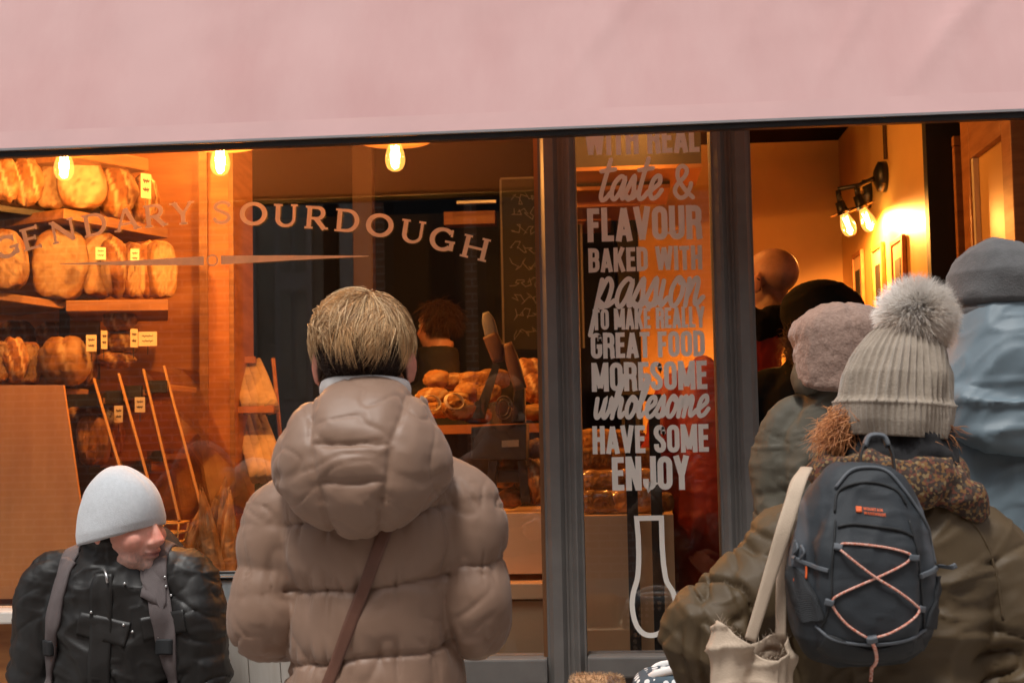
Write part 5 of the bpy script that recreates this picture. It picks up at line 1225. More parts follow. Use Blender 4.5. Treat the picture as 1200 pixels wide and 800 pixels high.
obj('hair', strands(ro, d, Ls, .0009, lambda P_, D, t: D+g.normal(size=D.shape)*.28+np.array((0, -.03, -.15)), 5, (cc, cc*1.2)), M['hair'], pB)
# dark neck warmer and patterned scarf
M['scarf'] = mat('patterned_scarf', (0.20, 0.09, 0.03), 0.9, col2=(0.50, 0.27, 0.10), scale=55, bump=0.6, bscale=160, detail=2)
nt_ = M['scarf'].node_tree; vo = nt_.nodes.new('ShaderNodeTexVoronoi'); vo.inputs['Scale'].default_value = 210; tcn = nt_.nodes.new('ShaderNodeTexCoord'); nt_.links.new(tcn.outputs['Object'], vo.inputs['Vector'])
rp_ = nt_.nodes.new('ShaderNodeValToRGB'); rp_.color_ramp.interpolation = 'CONSTANT'; els = rp_.color_ramp.elements
els[0].color = (.05, .03, .022, 1); els[1].position = .4; els[1].color = (.20, .10, .035, 1); e = els.new(.6); e.color = (.15, .05, .03, 1); e = els.new(.75); e.color = (.25, .17, .08, 1); e = els.new(.86); e.color = (.07, .055, .04, 1)
sx_ = nt_.nodes.new('ShaderNodeSeparateColor'); nt_.links.new(vo.outputs['Color'], sx_.inputs[0]); nt_.links.new(sx_.outputs[0], rp_.inputs[0]); nt_.links.new(rp_.outputs[0], nt_.nodes['Principled BSDF'].inputs['Base Color'])
M['blackknit'] = mat('black_fleece', (0.012, 0.012, 0.014), 0.9, var=.2, scale=40, bump=.3, bscale=300)
def ring(cx, cy, cz, rx, ry, n, r, a0=0, a1=360, wob=0, seed=0, tz=0.0, cl=True):
    A = np.linspace(a0, a1, n, endpoint=not cl)
    return [(cx+rx*math.cos(R(a))*(1+wob*math.sin(a*.07+seed)), cy+ry*math.sin(R(a)), cz+tz*math.cos(R(a))+wob*.25*math.sin(a*.11+seed)) for a in A]
P = []
for k_, (z_, rr_, r_) in enumerate(((1.350, .075, .024), (1.375, .071, .020))):
    pts = ring(hx[0]+.004, -.008, z_, rr_, rr_*1.05, 36, r_, wob=.05, seed=k_); P.append(tube(pts+pts[:1], [(r_, r_)]*37, n=10, ref=(0, 0, 1)))
me = fuse(P, .006, 3); disp(me, lambda c, n: .006*ridge(c*np.array((16, 16, 40)), 3, 2)); obj('neck_warmer', me, M['blackknit'], pB)
pts = ring(hx[0]*.7-.004, -.012, 1.318, .108, .098, 40, .03, wob=.04, tz=-.010)
P = [tube(pts+pts[:1], [(.036, .022)]*41, n=12, ref=(0, 0, 1)), tube([(.06, -.09, 1.315), (.12, -.085, 1.285), (.14, -.06, 1.262)], [(.03, .02), (.03, .018), (.02, .012)], n=10, seg=8, ref=(0, 0, 1))]
me = fuse(P, .006, 3); disp(me, lambda c, n: .008*ridge(c*np.array((14, 14, 30)), 8, 2)); obj('scarf', me, M['scarf'], pB)

# ---- backpack (worn: a thing of its own)
M['pack'] = mat('charcoal_nylon', (0.030, 0.036, 0.043), 0.62, attr=True, var=0.14, scale=12, bump=0.28, bscale=650, spec=0.35)
M['packg'] = mat('grey_nylon', (0.095, 0.108, 0.125), 0.6, var=0.08, scale=12, bump=0.25, bscale=650)
M['packb'] = mat('black_nylon', (0.012, 0.014, 0.016), 0.7, var=0.1, bump=0.3, bscale=500)
M['meshp'] = mat('mesh_pocket', (0.035, 0.039, 0.045), 0.8, bump=0.9, bscale=260, wave='DIAGONAL', var=.2, scale=30)
M['cordo'] = mat('coral_cord', (0.62, 0.17, 0.10), 0.7, col2=(.75, .5, .42), scale=420, detail=0)
M['orange'] = mat('orange_print', (0.75, 0.12, 0.02), 0.6)
bp = thing('backpack', 'small charcoal backpack with crossed coral cord on the brown jacket', 'backpack', (q0.x, Yq, 0))
YF = Yq-.29; L_ = lambda px, py, Y=YF: np.array(at(px, py, Y))-np.array((q0.x, Yq, 0))
bc = L_(1020, 660); zt_, zb_ = L_(1020, 546)[2], L_(1020, 786)[2]; hw_ = (L_(1116, 690)[0]-L_(930, 690)[0])/2; bx_ = bc[0]
P = [tube([(bx_+.012, -.185, zt_-.006), (bx_+.010, -.19, zt_-.03), (bx_+.006, -.195, zt_-.08), (bx_, -.20, (zt_+zb_)/2), (bx_-.004, -.20, zb_+.06), (bx_-.006, -.19, zb_+.012)],
      [(hw_*.38, .055), (hw_*.62, .07), (hw_*.83, .08), (hw_*.95, .085), (hw_*.93, .085), (hw_*.66, .06)], n=44, seg=36, pw=2.7)]
P.append(tube([(bx_, -.255, zt_-.045), (bx_, -.268, zt_-.10), (bx_-.003, -.275, (zt_+zb_)/2), (bx_-.005, -.27, zb_+.05), (bx_-.005, -.255, zb_+.02)], [(hw_*.40, .012), (hw_*.60, .022), (hw_*.66, .028), (hw_*.64, .028), (hw_*.5, .02)], n=30, seg=24, pw=3.2))
me = fuse(P, .0052, 4)
def packf(c, n):
    return .006*(fold_field(c*1.0, 31, 1.1)-.3)+.0025*fbm(c*16, 32, 2)
disp(me, packf); c = getco(me)
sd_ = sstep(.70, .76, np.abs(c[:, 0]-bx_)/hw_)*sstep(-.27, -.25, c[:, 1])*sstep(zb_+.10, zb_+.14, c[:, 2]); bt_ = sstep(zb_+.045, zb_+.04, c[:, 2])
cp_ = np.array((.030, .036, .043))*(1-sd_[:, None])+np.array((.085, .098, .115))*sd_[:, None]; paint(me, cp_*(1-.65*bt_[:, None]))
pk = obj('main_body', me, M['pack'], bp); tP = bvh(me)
def onp(pts, off=.002, n=40):
    Q = cr(np.array([L_(a, b) for a, b in pts]), n); out = []
    for q_ in Q:
        h = tP.ray_cast(Vector((q_[0], -.6, q_[2])), Vector((0, 1, 0))); out.append(np.array(h[0])+np.array((0, -off, 0)) if h[0] is not None else np.array((q_[0], -.24, q_[2])))
    out = np.array(out); 
    for _ in range(3): out[1:-1] = (out[:-2]+2*out[1:-1]+out[2:])/4
    return out
def cord(pts, r, name, m, n=40, off=None):
    Q = onp(pts, r*.8 if off is None else off, n); return MB().tube(Q, [r]*n, n=8, ref=(0, 1, .3)).build(name, M[m], bp, smooth=True)
def strip(pts, w_, name, m, th=.002, n=50, off=.0005, nw=5):
    Q = [(p[0], -.3, p[2]) for p in [L_(a, b) for a, b in pts]]
    return obj(name, drape(tP, Q, w_, th, off, n=n, nw=nw, direction=(0, 1, 0)), M[m], bp)
cord([(983, 572), (1000, 553), (1020, 548), (1045, 552), (1065, 575), (1085, 603), (1100, 630), (1108, 665)], .0028, 'zip', 'packg', 60)
cord([(980, 600), (985, 577), (1005, 567), (1030, 566), (1055, 575), (1066, 592)], .002, 'pocket_seam', 'packb'); cord([(982, 617), (1000, 614), (1030, 617), (1055, 621), (1070, 628)], .0022, 'pocket_seam', 'packb')
cord([(980, 610), (974, 660), (972, 700), (963, 735)], .0018, 'panel_seam', 'packb'); cord([(1068, 610), (1078, 660), (1084, 710), (1088, 745)], .0018, 'panel_seam', 'packb')
cord([(958, 735), (975, 748), (1010, 754), (1050, 752), (1090, 740)], .0024, 'piping', 'packg'); strip([(965, 752), (1000, 767), (1030, 769), (1085, 754)], .034, 'base_panel', 'packb', .003)
strip([(934, 668), (945, 700), (955, 730)], .040, 'mesh_pocket', 'meshp', .004); strip([(1110, 680), (1105, 710), (1097, 740)], .040, 'mesh_pocket', 'meshp', .004)
strip([(929, 652), (950, 662), (970, 668)], .006, 'pocket_binding', 'packg', .005); strip([(1078, 676), (1098, 671), (1118, 661)], .007, 'pocket_binding', 'packg', .005)
for px, py in ((981, 641), (1068, 653), (971, 704), (1078, 714)): strip([(px-4, py-1), (px+5, py+1)], .009, 'cord_loop', 'packg', .006, 12)
cord([(984, 640), (987, 636), (1010, 637), (1040, 641), (1062, 647), (1066, 652), (1058, 660), (1024, 676), (985, 693), (974, 701), (976, 712), (992, 731), (1015, 746)], .0018, 'cord', 'cordo', 110, .003)
cord([(983, 643), (1000, 657), (1024, 675), (1050, 691), (1072, 708), (1076, 714), (1066, 725), (1040, 740), (1016, 747)], .0018, 'cord', 'cordo', 100, .006)
cord([(1019, 748), (1026, 765), (1029, 785), (1028, 805)], .0026, 'cord_end', 'cordo', 30, .008); strip([(1013, 747), (1026, 745)], .008, 'cord_lock', 'packg', .010, 10)
strip([(1005, 597), (1012, 597.5)], .009, 'logo_patch', 'orange', .0012, 8)
def tiny(txt, px, py, wpx_, h):
    mb = caps_line(txt, wpx_/ppm(YF), h, .15); me = mb.mesh(False); c = getco(me); b0 = L_(px, py)
    for i in range(len(c)):
        x_, z_ = b0[0]+c[i, 0], b0[2]+c[i, 2]-c[i, 0]*.12; h_ = tP.ray_cast(Vector((x_, -.6, z_)), Vector((0, 1, 0))); c[i] = (x_, (h_[0].y if h_[0] else -.28)-.0008+c[i, 1], z_)
    setco(me, c); obj('print', me, M['orange'], bp)
tiny('MOUNTAIN', 1014, 597.5, 21, .0042); tiny('WAREHOUSE', 1014, 602.5, 24, .0042)
for q_ in ((937, 650), (943, 655)): cord([(q_[0], q_[1]-14), (q_[0]+3, q_[1]-6), (q_[0]-1, q_[1]+2)], .0022, 'zip_pull', 'packg', 10, .008)
for q_ in ((936, 676), (948, 671)): cord([(q_[0], q_[1]-6), (q_[0]-1, q_[1]+8)], .0016, 'zip_tag', 'orange', 8, .006)
a_ = [L_(1008, 556, YF+.08), L_(1009, 530, YF+.09), L_(1019, 512, YF+.10), L_(1035, 512, YF+.10), L_(1045, 530, YF+.09), L_(1049, 556, YF+.08)]
MB().tube(a_, [(.008, .0025)]*6, n=10, seg=30, ref=(0, 1, 0)).build('handle', M['packb'], bp, smooth=True)
hm2 = [L_(1013, 524, YF+.094), L_(1019, 511, YF+.098), L_(1035, 511, YF+.098), L_(1041, 523, YF+.094)]
MB().tube(hm2, [(.0095, .0045)]*4, n=10, seg=16, ref=(0, 1, 0)).build('handle_grip', M['packg'], bp, smooth=True)
for sx in (-1, 1):
    obj('shoulder_strap', drape(tB, [(.008+sx*.066, -.085, 1.4), (.006+sx*.076, -.06, 1.4), (sx*.088, -.03, 1.4), (sx*.095, .03, 1.4), (sx*.098, .07, 1.4)], .05, .010, .001, n=40, nw=7, round_=.5, direction=(0, 0, -1)), M['packg'], bp)
    obj('shoulder_strap', drape(tB, [(sx*.098, .3, 1.22), (sx*.10, .3, 1.12), (sx*.12, .3, 1.0), (sx*.15, .3, .94)], .05, .010, .001, n=40, nw=7, round_=.5, direction=(0, -1, 0)), M['packg'], bp)

# ---- canvas tote on the left arm
M['canvas'] = mat('calico', (0.49, 0.385, 0.29), 0.85, var=0.07, scale=14, bump=0.4, bscale=420)
tt = thing('tote_bag', 'cream calico tote bag hanging from the left shoulder of the brown jacket', 'bag', (q0.x, Yq, 0))
YT = Yq-.20; Lt = lambda px, py, Y=YT: np.array(at(px, py, Y))-np.array((q0.x, Yq, 0))
def flat(path, w0, name, ref=(1, 0, 0), th=.0022, n=40):
    return MB().tube(path, [(w, th) for w in np.interp(np.linspace(0, 1, len(path)), np.linspace(0, 1, len(w0)), w0)], n=10, seg=n, ref=ref, pw=3.5).build(name, M['canvas'], tt, smooth=True)
flat([Lt(946, 548, YT+.09), Lt(936, 566, YT+.03), Lt(922, 610, YT-.005), Lt(905, 665, YT-.01), Lt(890, 715, YT-.01), Lt(879, 750, YT-.01)], [.009, .011, .012, .0105, .0095, .009], 'handle')
flat([Lt(944, 549, YT+.10), Lt(932, 570, YT+.06), Lt(921, 620, YT+.02), Lt(916, 680, YT+.015), Lt(915, 748, YT+.015)], [.009, .010, .009, .0085, .008], 'handle')
nU, nV = 150, 100; V = []; F = []
xl, xr_ = Lt(858, 750)[0], Lt(923, 745)[0]
for j in range(nV+1):
    v_ = j/nV; zz = Lt(880, 752)[2]-.36*v_; wd = .062+.075*v_**.8; cx_ = (xl+xr_)/2-.012-.02*v_
    for i in range(nU):
        a = 2*math.pi*i/nU; rx_ = wd*.5+.02; ry_ = .022+.03*v_
        fr_ = .006*math.sin(a*5+v_*3)*(1-v_)+.004*math.sin(a*9+v_*7)
        dz_ = (.02*math.sin(a*2+.6)-.012*math.cos(a)) *(1-v_)
        V.append((cx_+rx_*math.cos(a)*(1+fr_*6), -.185+(ry_+fr_)*math.sin(a), zz+dz_))
for j in range(nV):
    for i in range(nU): k_ = (i+1) % nU; F.append((j*nU+i, (j+1)*nU+i, (j+1)*nU+k_, j*nU+k_))
F.append(tuple(nV*nU+i for i in range(nU)))
me = pymesh(V, F); c = getco(me); n_ = getno(me); c += n_*(.020*(fold_field(c*1.0, 44, .9)-.3))[:, None]; setco(me, c)
o = obj('bag', me, M['canvas'], tt); s = o.modifiers.new('t', 'SOLIDIFY'); s.thickness = .0018; s.offset = 0
g = np.random.default_rng(3); ed = np.array(V[:nU]); ro = ed[g.integers(0, nU, 130)]; 
obj('frayed_edge', strands(ro, g.normal(size=(130, 3))*.6+np.array((0, -.2, .8)), .012*(.4+g.random(130)), .0005, lambda P_, D, t: D+g.normal(size=D.shape)*.4, 3), M['canvas'], tt)

# ================================================================= seated man
M['waxblack'] = mat('black_waxed_jacket', (0.007, 0.0068, 0.0066), 0.52, col2=(0.013, 0.012, 0.011), scale=6, bump=0.14, bscale=500, spec=0.5, rvar=.12, crink=(11, .016, .5))
M['fleecew'] = mat('pale_grey_fleece', (0.54, 0.57, 0.60), 0.95, var=0.06, scale=120, bump=0.5, bscale=380, sheen=0.3, spec=0.1)
M['mauve'] = mat('mauve_webbing', (0.11, 0.09, 0.09), 0.8, var=0.08, scale=60, bump=0.5, bscale=500)
M['stud'] = mat('steel_stud', (0.6, 0.6, 0.6), 0.3, metal=.9)
M['wicker'] = mat('dark_wicker', (0.035, 0.024, 0.018), 0.6, var=.3, scale=60, bump=.8, bscale=120)
Ys = -.62; s0 = at(139, 700, Ys)
TURN = R(180-6)
pC = person('seated man in a pale grey fleece hat and black waxed jacket looking right', (s0.x, Ys, 0), TURN)
Rz = rot('Z', math.degrees(TURN))
def wl(px, py, Y): return Rz.T@(np.array(at(px, py, Y))-np.array((s0.x, Ys, 0)))     # photo position -> this person's own axes
JS = dict(pelvis=(0, -.06, .52), chest=(0, -.03, .95), neck=(-.012, .01, 1.125))
hd_ = wl(145, 612, Ys-.03); JS['head'] = tuple(hd_)
for s, sx in (('l', -1), ('r', 1)):
    JS['sh_'+s] = (sx*.178, -.01, 1.062); JS['el_'+s] = (sx*.208, .0, .78); JS['wr_'+s] = (sx*.12, .23, .655)
    JS['hip_'+s] = (sx*.09, -.03, .53); JS['kn_'+s] = (sx*.13, .40, .53); JS['an_'+s] = (sx*.13, .38, .085)
P = [tube([(0, -.06, .46), (0, -.055, .56), (0, -.05, .70), (0, -.04, .84), (0, -.03, .95), (0, -.015, 1.03), (0, -.005, 1.085), (-.005, .0, 1.13), (-.008, .0, 1.165)],
      [(.19, .15), (.195, .16), (.19, .155), (.187, .15), (.192, .145), (.188, .13), (.15, .11), (.095, .088), (.078, .08)], n=40, seg=40, pw=2.4)]
P += [arm_piece(JS, s, [.078, .082, .080, .072, .058], 24) for s in 'lr']
pts = ring(-.010, .004, 1.165, .075, .075, 36, .02, wob=.05); P.append(tube(pts+pts[:1], [(.030, .012)]*37, n=10, ref=(0, 0, 1)))
me = fuse(P, .0047, 4); disp(me, wax(JS, .08, 61, .016, .012))
def chest_folds(c, n):                                                # slack cloth pulled from the shoulders to the lap
    q = c+.06*np.stack([vnoise(c*6, 71), vnoise(c*6, 72), vnoise(c*6, 73)], 1)
    return .008*ridge(np.stack([q[:, 0]*16+q[:, 2]*5*np.sign(q[:, 0]), q[:, 1]*6, q[:, 2]*11], 1), 74, 2)*sstep(.02, .08, c[:, 1])
disp(me, chest_folds); jS = obj('jacket', me, M['waxblack'], pC); tS = bvh(me)
HR = rot('Z', 72)@rot('X', -3)@rot('Y', 5)
HRm = np.array(HR)
bS = body_mesh(JS, .0036, HRm, 1.07, skin=np.array((.78, .45, .35)), ruddy=1.1, stubble=.9, smooth=2, hairf=lambda q: .8*sstep(-.02, -.035, q[:, 1])*sstep(-.11, -.08, q[:, 2])*(np.abs(q[:, 0]) < .078), hairc=(.16, .12, .10), extra=[ell((.026, .030, -.070), (.034, .045, .036)), ell((-.026, .030, -.070), (.034, .045, .036)), ell((0, .056, -.088), (.030, .034, .026)), ell((0, .098, -.034), (.016, .016, .013)), ell((0, .02, -.105), (.045, .05, .03))])
obj('body', bS, M['skin'], pC); eyes(pC, JS['head'], HRm, 1.07)
# fleece hat: a dome set on the head, rim low behind and at the brow in front
V = []; F = []; na, nv = 120, 46; hc_ = np.array(JS['head'])
for i in range(nv+1):
    v_ = i/nv; pr = max(.03, (1-v_**2.5)**.56)*(.97+.03*min(1, v_*8)); zz = -.026+.166*v_
    for k_ in range(na):
        a = 2*math.pi*k_/na; x_, y_ = math.cos(a), math.sin(a)
        p = np.array((x_*(.092+.008*(1-v_)**2)*pr, -.009+y_*.112*pr, zz+(.030*y_-.004)*(1-v_)**1.5+.008*(1-v_)*0)); V.append(hc_+HRm@p)
for i in range(nv):
    for k_ in range(na): j = (k_+1) % na; F.append((i*na+k_, i*na+j, (i+1)*na+j, (i+1)*na+k_))
F.append(tuple(range(nv*na, nv*na+na))); F.append(tuple(range(na-1, -1, -1)))
me = pymesh(V, F); disp(me, lambda c, n: .005*fbm(c*7, 5, 2)+.003*fbm(c*np.array((6, 6, 14)), 6, 2)-.003*np.exp(-(((c-hc_)@HRm)[:, 0]/.006)**2)*sstep(.05, .12, ((c-hc_)@HRm)[:, 2]))
obj('fleece_hat', me, M['fleecew'], pC)
# jacket details: placket, pocket flaps, studs, zip pull
FD = (0, -1, 0)
def frontline(pts, w_, name, m, th=.003, nw=5, n=40, off=.0005): return obj(name, drape(tS, pts, w_, th, off, n=n, nw=nw, direction=(0, -1, 0)), M[m], pC)
frontline([(-.012, .3, 1.10), (-.010, .3, 1.0), (-.006, .3, .85), (-.004, .3, .7)], .055, 'placket', 'waxblack', .004, 7)
def flap(cx, cz, w2, h2, tilt):
    frontline([(cx-w2, .3, cz-tilt*w2), (cx, .3, cz), (cx+w2, .3, cz+tilt*w2)], h2, 'pocket_flap', 'waxblack', .0035, 7, 26, .001)
fl1 = wl(112, 739, Ys-.15); fl2 = wl(183, 735, Ys-.15)
flap(fl1[0], fl1[2], .062, .058, .22); flap(fl2[0], fl2[2], .05, .055, -.18)
for px, py in ((92, 721), (131, 736), (142, 744), (179, 729), (131, 687), (149, 684), (172, 681), (174, 692), (180, 703), (168, 752)):
    q_ = wl(px, py, Ys-.18); h = tS.ray_cast(Vector((q_[0], .6, q_[2])), Vector((0, -1, 0)))
    if h[0]: MB().ell(np.array(h[0])+np.array((0, .006, 0)), (.0036, .003, .0036), n=12, m=8).build('stud', M['stud'], pC, smooth=True)
zp = [wl(114, 668, Ys-.14), wl(116, 676, Ys-.15), wl(119, 684, Ys-.15)]; zp = [np.array((p[0], (tS.ray_cast(Vector((p[0], .6, p[2])), Vector((0, -1, 0)))[0] or Vector((0, .1, 0))).y+.006, p[2])) for p in zp]
MB().tube(zp, [.003, .0035, .003], n=8).build('zip_pull', M['stud'], pC, smooth=True)
legs(pC, JS)
# backpack on his back: top shows over the shoulder, straps in front
bq = thing('backpack', 'dark backpack with mauve shoulder straps worn by the seated man', 'backpack', (s0.x, Ys, 0), TURN)
me = fuse([tube([(.03, -.22, .62), (.03, -.24, .75), (.035, -.24, .95), (.04, -.22, 1.10), (.045, -.17, 1.185)], [(.13, .07), (.15, .09), (.15, .09), (.12, .075), (.05, .04)], n=32, seg=26, pw=2.8)], .008, 3)
disp(me, lambda c, n: .010*fold_field(c, 81, .9)); obj('main_body', me, M['packb'], bq)
for sx, xs in ((-1, (.112, .128, .146, .160, .168, .172)), (1, (.098, .108, .118, .128, .138, .148))):
    obj('shoulder_strap', drape(tS, [(sx*xs[0]*.9, -.10, 1.3), (sx*xs[0], -.05, 1.3), (sx*xs[0], .02, 1.3), (sx*xs[1], .085, 1.3)], .06, .010, .002, n=30, nw=9, round_=.5, direction=(0, 0, -1)), M['mauve'], bq)
    obj('shoulder_strap', drape(tS, [(sx*x_, .3, z_) for x_, z_ in zip(xs, (1.125, 1.07, 1.0, .94, .86, .78))], [.060, .062, .056, .048, .030, .026], .010, .002, n=50, nw=9, round_=.5, direction=(0, -1, 0)), M['mauve'], bq)
    obj('buckle', drape(tS, [(sx*xs[3], .3, .945), (sx*xs[3], .3, .91)], .036, .013, .004, n=10, nw=4, direction=(0, -1, 0)), M['packb'], bq)
# his wicker chair
ch = thing('wicker_chair', 'dark wicker chair under the seated man at the left edge', 'chair', (s0.x, Ys, 0), TURN)
MB().box((-.27, -.24, .37), (.27, .24, .40)).build('seat', M['wicker'], ch, bevel=.012)
for sx in (-1, 1):
    for sy in (-1, 1): MB().tube([(sx*.24, sy*.21, .37), (sx*.26, sy*.23, .0)], [.018, .014], n=10).build('leg', M['wicker'], ch, smooth=True)
    b_ = MB()
    for k_ in range(5): b_.tube([(sx*.275, -.26+.01*k_, .40+.05*k_), (sx*.285, .0, .42+.05*k_), (sx*.27, .22, .40+.05*k_)], [.012]*3, n=8, seg=14)
    b_.build('arm_weave', M['wicker'], ch, smooth=True)
    for yy in (-.24, .0, .2): MB().tube([(sx*.278, yy, .40), (sx*.28, yy, .635)], [.012, .012], n=8).build('arm_post', M['wicker'], ch, smooth=True)
b_ = MB()
for k_ in range(10): b_.tube([(-.275, -.28, .45+.032*k_), (-.1, -.33, .45+.032*k_), (.1, -.33, .45+.032*k_), (.275, -.28, .45+.032*k_)], [.0165]*4, n=8, seg=18)
b_.build('back_weave', M['wicker'], ch, smooth=True)
for xx in (-.272, -.14, 0, .14, .272): MB().tube([(xx, -.285-.045*(1-(xx/.27)**2), .38), (xx, -.29-.045*(1-(xx/.27)**2), .80)], [.014, .014], n=8).build('back_post', M['wicker'], ch, smooth=True)

# ================================================================= people at the door
def hood_up(t, hc, r, mt, seed, seam=True, vox=.007, amp=.006, drop=.14, name='hood'):
    x, y, z = hc
    P = [ell((x, y-.005, z+.015), (r[0], r[1], r[2]), n=32, m=20), tube([(x, y-.02, z-.02), (x, y-.035, z-.09), (x, y-.03, z-drop)], [(r[0]*.97, r[1]*.9), (r[0]*.92, r[1]*.8), (r[0]*.95, r[1]*.75)], n=28, seg=10)]
    me = fuse(P, vox, 6)
    disp(me, lambda c, n: amp*(fold_field(c, seed)-.3)+.006*fbm(c*9, seed+2, 2)-(.005*np.exp(-((c[:, 0]-x-.01)/.006)**2) if seam else 0))
    return obj(name, me, M[mt], t)
def coat(t, J, mt, seed, zn, wd=1.0, vox=.008, arm=.078, a1=.010, a2=.010):
    sh = J['sh_l'][2]
    P = [tube([(0, 0, sh-.70), (0, 0, sh-.5), (0, 0, sh-.3), (0, 0, sh-.14), (0, -.005, sh-.02), (J['neck'][0]*.6, -.01, sh+.06), (J['neck'][0], -.012, zn)],
          [(.19*wd, .14), (.19*wd, .14), (.182*wd, .135), (.188*wd, .13), (.175*wd, .115), (.105*wd, .09), (.085, .085)], n=36, seg=36, pw=2.3)]
    P += [arm_piece(J, s, [arm*.97, arm*1.02, arm, arm*.9, arm*.78], 22) for s in 'lr']
    me = fuse(P, vox, 4); disp(me, wax(J, arm, seed, a1, a2)); return obj('coat', me, M[mt], t)
M['khaki'] = mat('khaki_canvas', (0.075, 0.066, 0.046), 0.7, var=0.1, scale=6, bump=.3, bscale=500, crink=(8, .016, .45))
M['teddy'] = mat('beige_teddy', (0.34, 0.235, 0.19), 0.95, col2=(.24, .155, .12), scale=130, bump=1.0, bscale=170, sheen=.3, spec=.1)
M['blackcloth'] = mat('black_cloth', (0.007, 0.007, 0.007), 0.9, var=.15, scale=8, bump=.2, bscale=400, spec=.15, crink=(9, .014, .4))
M['bluec'] = mat('blue_shell', (0.145, 0.195, 0.23), 0.5, var=0.07, scale=5, bump=.12, bscale=700, spec=.4, crink=(7, .018, .45))
M['greyf'] = mat('grey_fleece', (0.115, 0.115, 0.118), 0.95, var=.12, scale=60, bump=.6, bscale=300, sheen=.2, spec=.1)
M['redc'] = mat('red_shell', (0.26, 0.016, 0.008), 0.55, var=.1, scale=6, bump=.15, bscale=500)
# teddy hood
Y5 = -.72; p5 = at(983, 600, Y5); pD = person('person in a khaki jacket with a beige teddy hood up', (p5.x, Y5, 0)); l5 = loc_of(pD)
h5 = l5(985, 405, Y5); J5 = standing(1.66, arms=dict(sh_l=(-.122, 0, 1.405), sh_r=(.14, 0, 1.405), el_l=(-.142, -.02, 1.12), el_r=(.17, 0, 1.13), wr_l=(-.10, .2, 1.0), wr_r=(.15, .22, 1.0)))
J5['head'] = (h5[0]-.0, .0, 1.565); J5['neck'] = (h5[0]*.7, -.01, 1.45)
coat(pD, J5, 'khaki', 101, 1.555, .82, .0055, .064, .016, .014); legs(pD, J5); obj('body', body_mesh(J5, .010, hands=True), M['skin'], pD); eyes(pD, J5['head'], np.eye(3))
o = hood_up(pD, (h5[0], 0, 1.605), (.122, .125, .076), 'teddy', 111, amp=.003, drop=.05)
disp(o.data, lambda c, n: .0022*fbm(c*90, 4, 2))
P = []
for z_, rr_ in ((1.535, .098), (1.515, .104)):
    pts = ring(h5[0]*.9, -.015, z_, rr_, rr_*.95, 32, .02, wob=.05); P.append(tube(pts+pts[:1], [(.026, .012)]*33, n=10, ref=(0, 0, 1)))
me = fuse(P, .008, 3); disp(me, lambda c, n: .004*fold_field(c, 121, 1.3)); obj('collar', me, M['khaki'], pD)
# black hood
Y6 = .22; p6 = at(955, 600, Y6); pE = person('person in a black hood and black jacket going in at the door', (p6.x, Y6, IN)); l6 = loc_of(pE)
h6 = l6(963, 375, Y6); J6 = standing(1.74, arms=dict(sh_l=(-.15, 0, h6[2]-.225), sh_r=(.155, 0, h6[2]-.235), el_l=(-.20, .0, 1.15), el_r=(.2, 0, 1.15), wr_l=(-.1, .2, 1.1), wr_r=(.1, .2, 1.1)))
J6['head'] = (h6[0], .0, h6[2]); J6['neck'] = (h6[0]*.6, -.01, h6[2]-.125)
coat(pE, J6, 'blackcloth', 131, h6[2]-.085, .95); legs(pE, J6); obj('body', body_mesh(J6, .010), M['skin'], pE); eyes(pE, J6['head'], np.eye(3))
hood_up(pE, (h6[0], 0, h6[2]+.005), (.125, .13, .10), 'blackcloth', 141, seam=False)
g = np.random.default_rng(9); c_ = l6(934, 403, Y6-.10); n_ = 1600; ro = c_+g.normal(size=(n_, 3))*np.array((.012, .012, .018)); tn = g.random((n_, 1))
obj('hair', strands(ro, g.normal(size=(n_, 3))*.5+np.array((-.5, -.4, -.2)), .04*(.5+g.random(n_)), .0009, lambda P_, D, t: D+g.normal(size=D.shape)*.5+np.array((0, 0, -.1)), 5, (np.array((.10, .045, .02))*(1-tn)+np.array((.28, .14, .06))*tn,)*2), M['hair'], pE)
# bald man in red, inside
Y7 = .66; p7 = at(858, 600, Y7); pF = person('bald man with glasses in a red jacket inside behind the grey door post', (p7.x, Y7, IN)); l7 = loc_of(pF)
h7 = l7(902, 332, Y7); J7 = standing(1.76, arms=dict(sh_l=(-.165, 0, 1.38), sh_r=(.165, 0, 1.38), el_l=(-.23, .0, 1.12), el_r=(.22, 0, 1.12), wr_l=(-.15, .2, 1.05), wr_r=(.15, .2, 1.05)))
J7['head'] = (h7[0], .0, h7[2]); J7['neck'] = (h7[0]*.7, 0, h7[2]-.145)
coat(pF, J7, 'redc', 151, J7['neck'][2]+.05, 1.05); legs(pF, J7); R7 = rot('Z', 48); obj('body', body_mesh(J7, .006, R7, 1.0, lambda q: .55*sstep(.035, .0, q[:, 2])*sstep(.04, .0, q[:, 1])*sstep(-.10, -.07, q[:, 2])*(np.abs(q[:, 0]) < .079), (.05, .03, .02), skin=np.array((.44, .22, .13)), ruddy=.8, stubble=.5), M['skin'], pF); eyes(pF, J7['head'], R7)
hh = np.array(J7['head']); g_ = MB()
for s in (-1, 1):
    g_.tube([hh+R7@np.array(p) for p in ((s*.083, -.02, .004), (s*.084, .0, .012), (s*.072, .09, .012), (s*.06, .1, .01))], [.0025]*4, n=8, seg=14, ref=(0, 0, 1))
    a = np.linspace(0, 2*math.pi, 21); g_.tube([hh+R7@np.array((s*.033+.025*math.cos(q), .098, .006+.019*math.sin(q))) for q in a], [.002]*21, n=6, ref=(0, 1, 0))
g_.build('glasses', M['black'], pF, smooth=True)
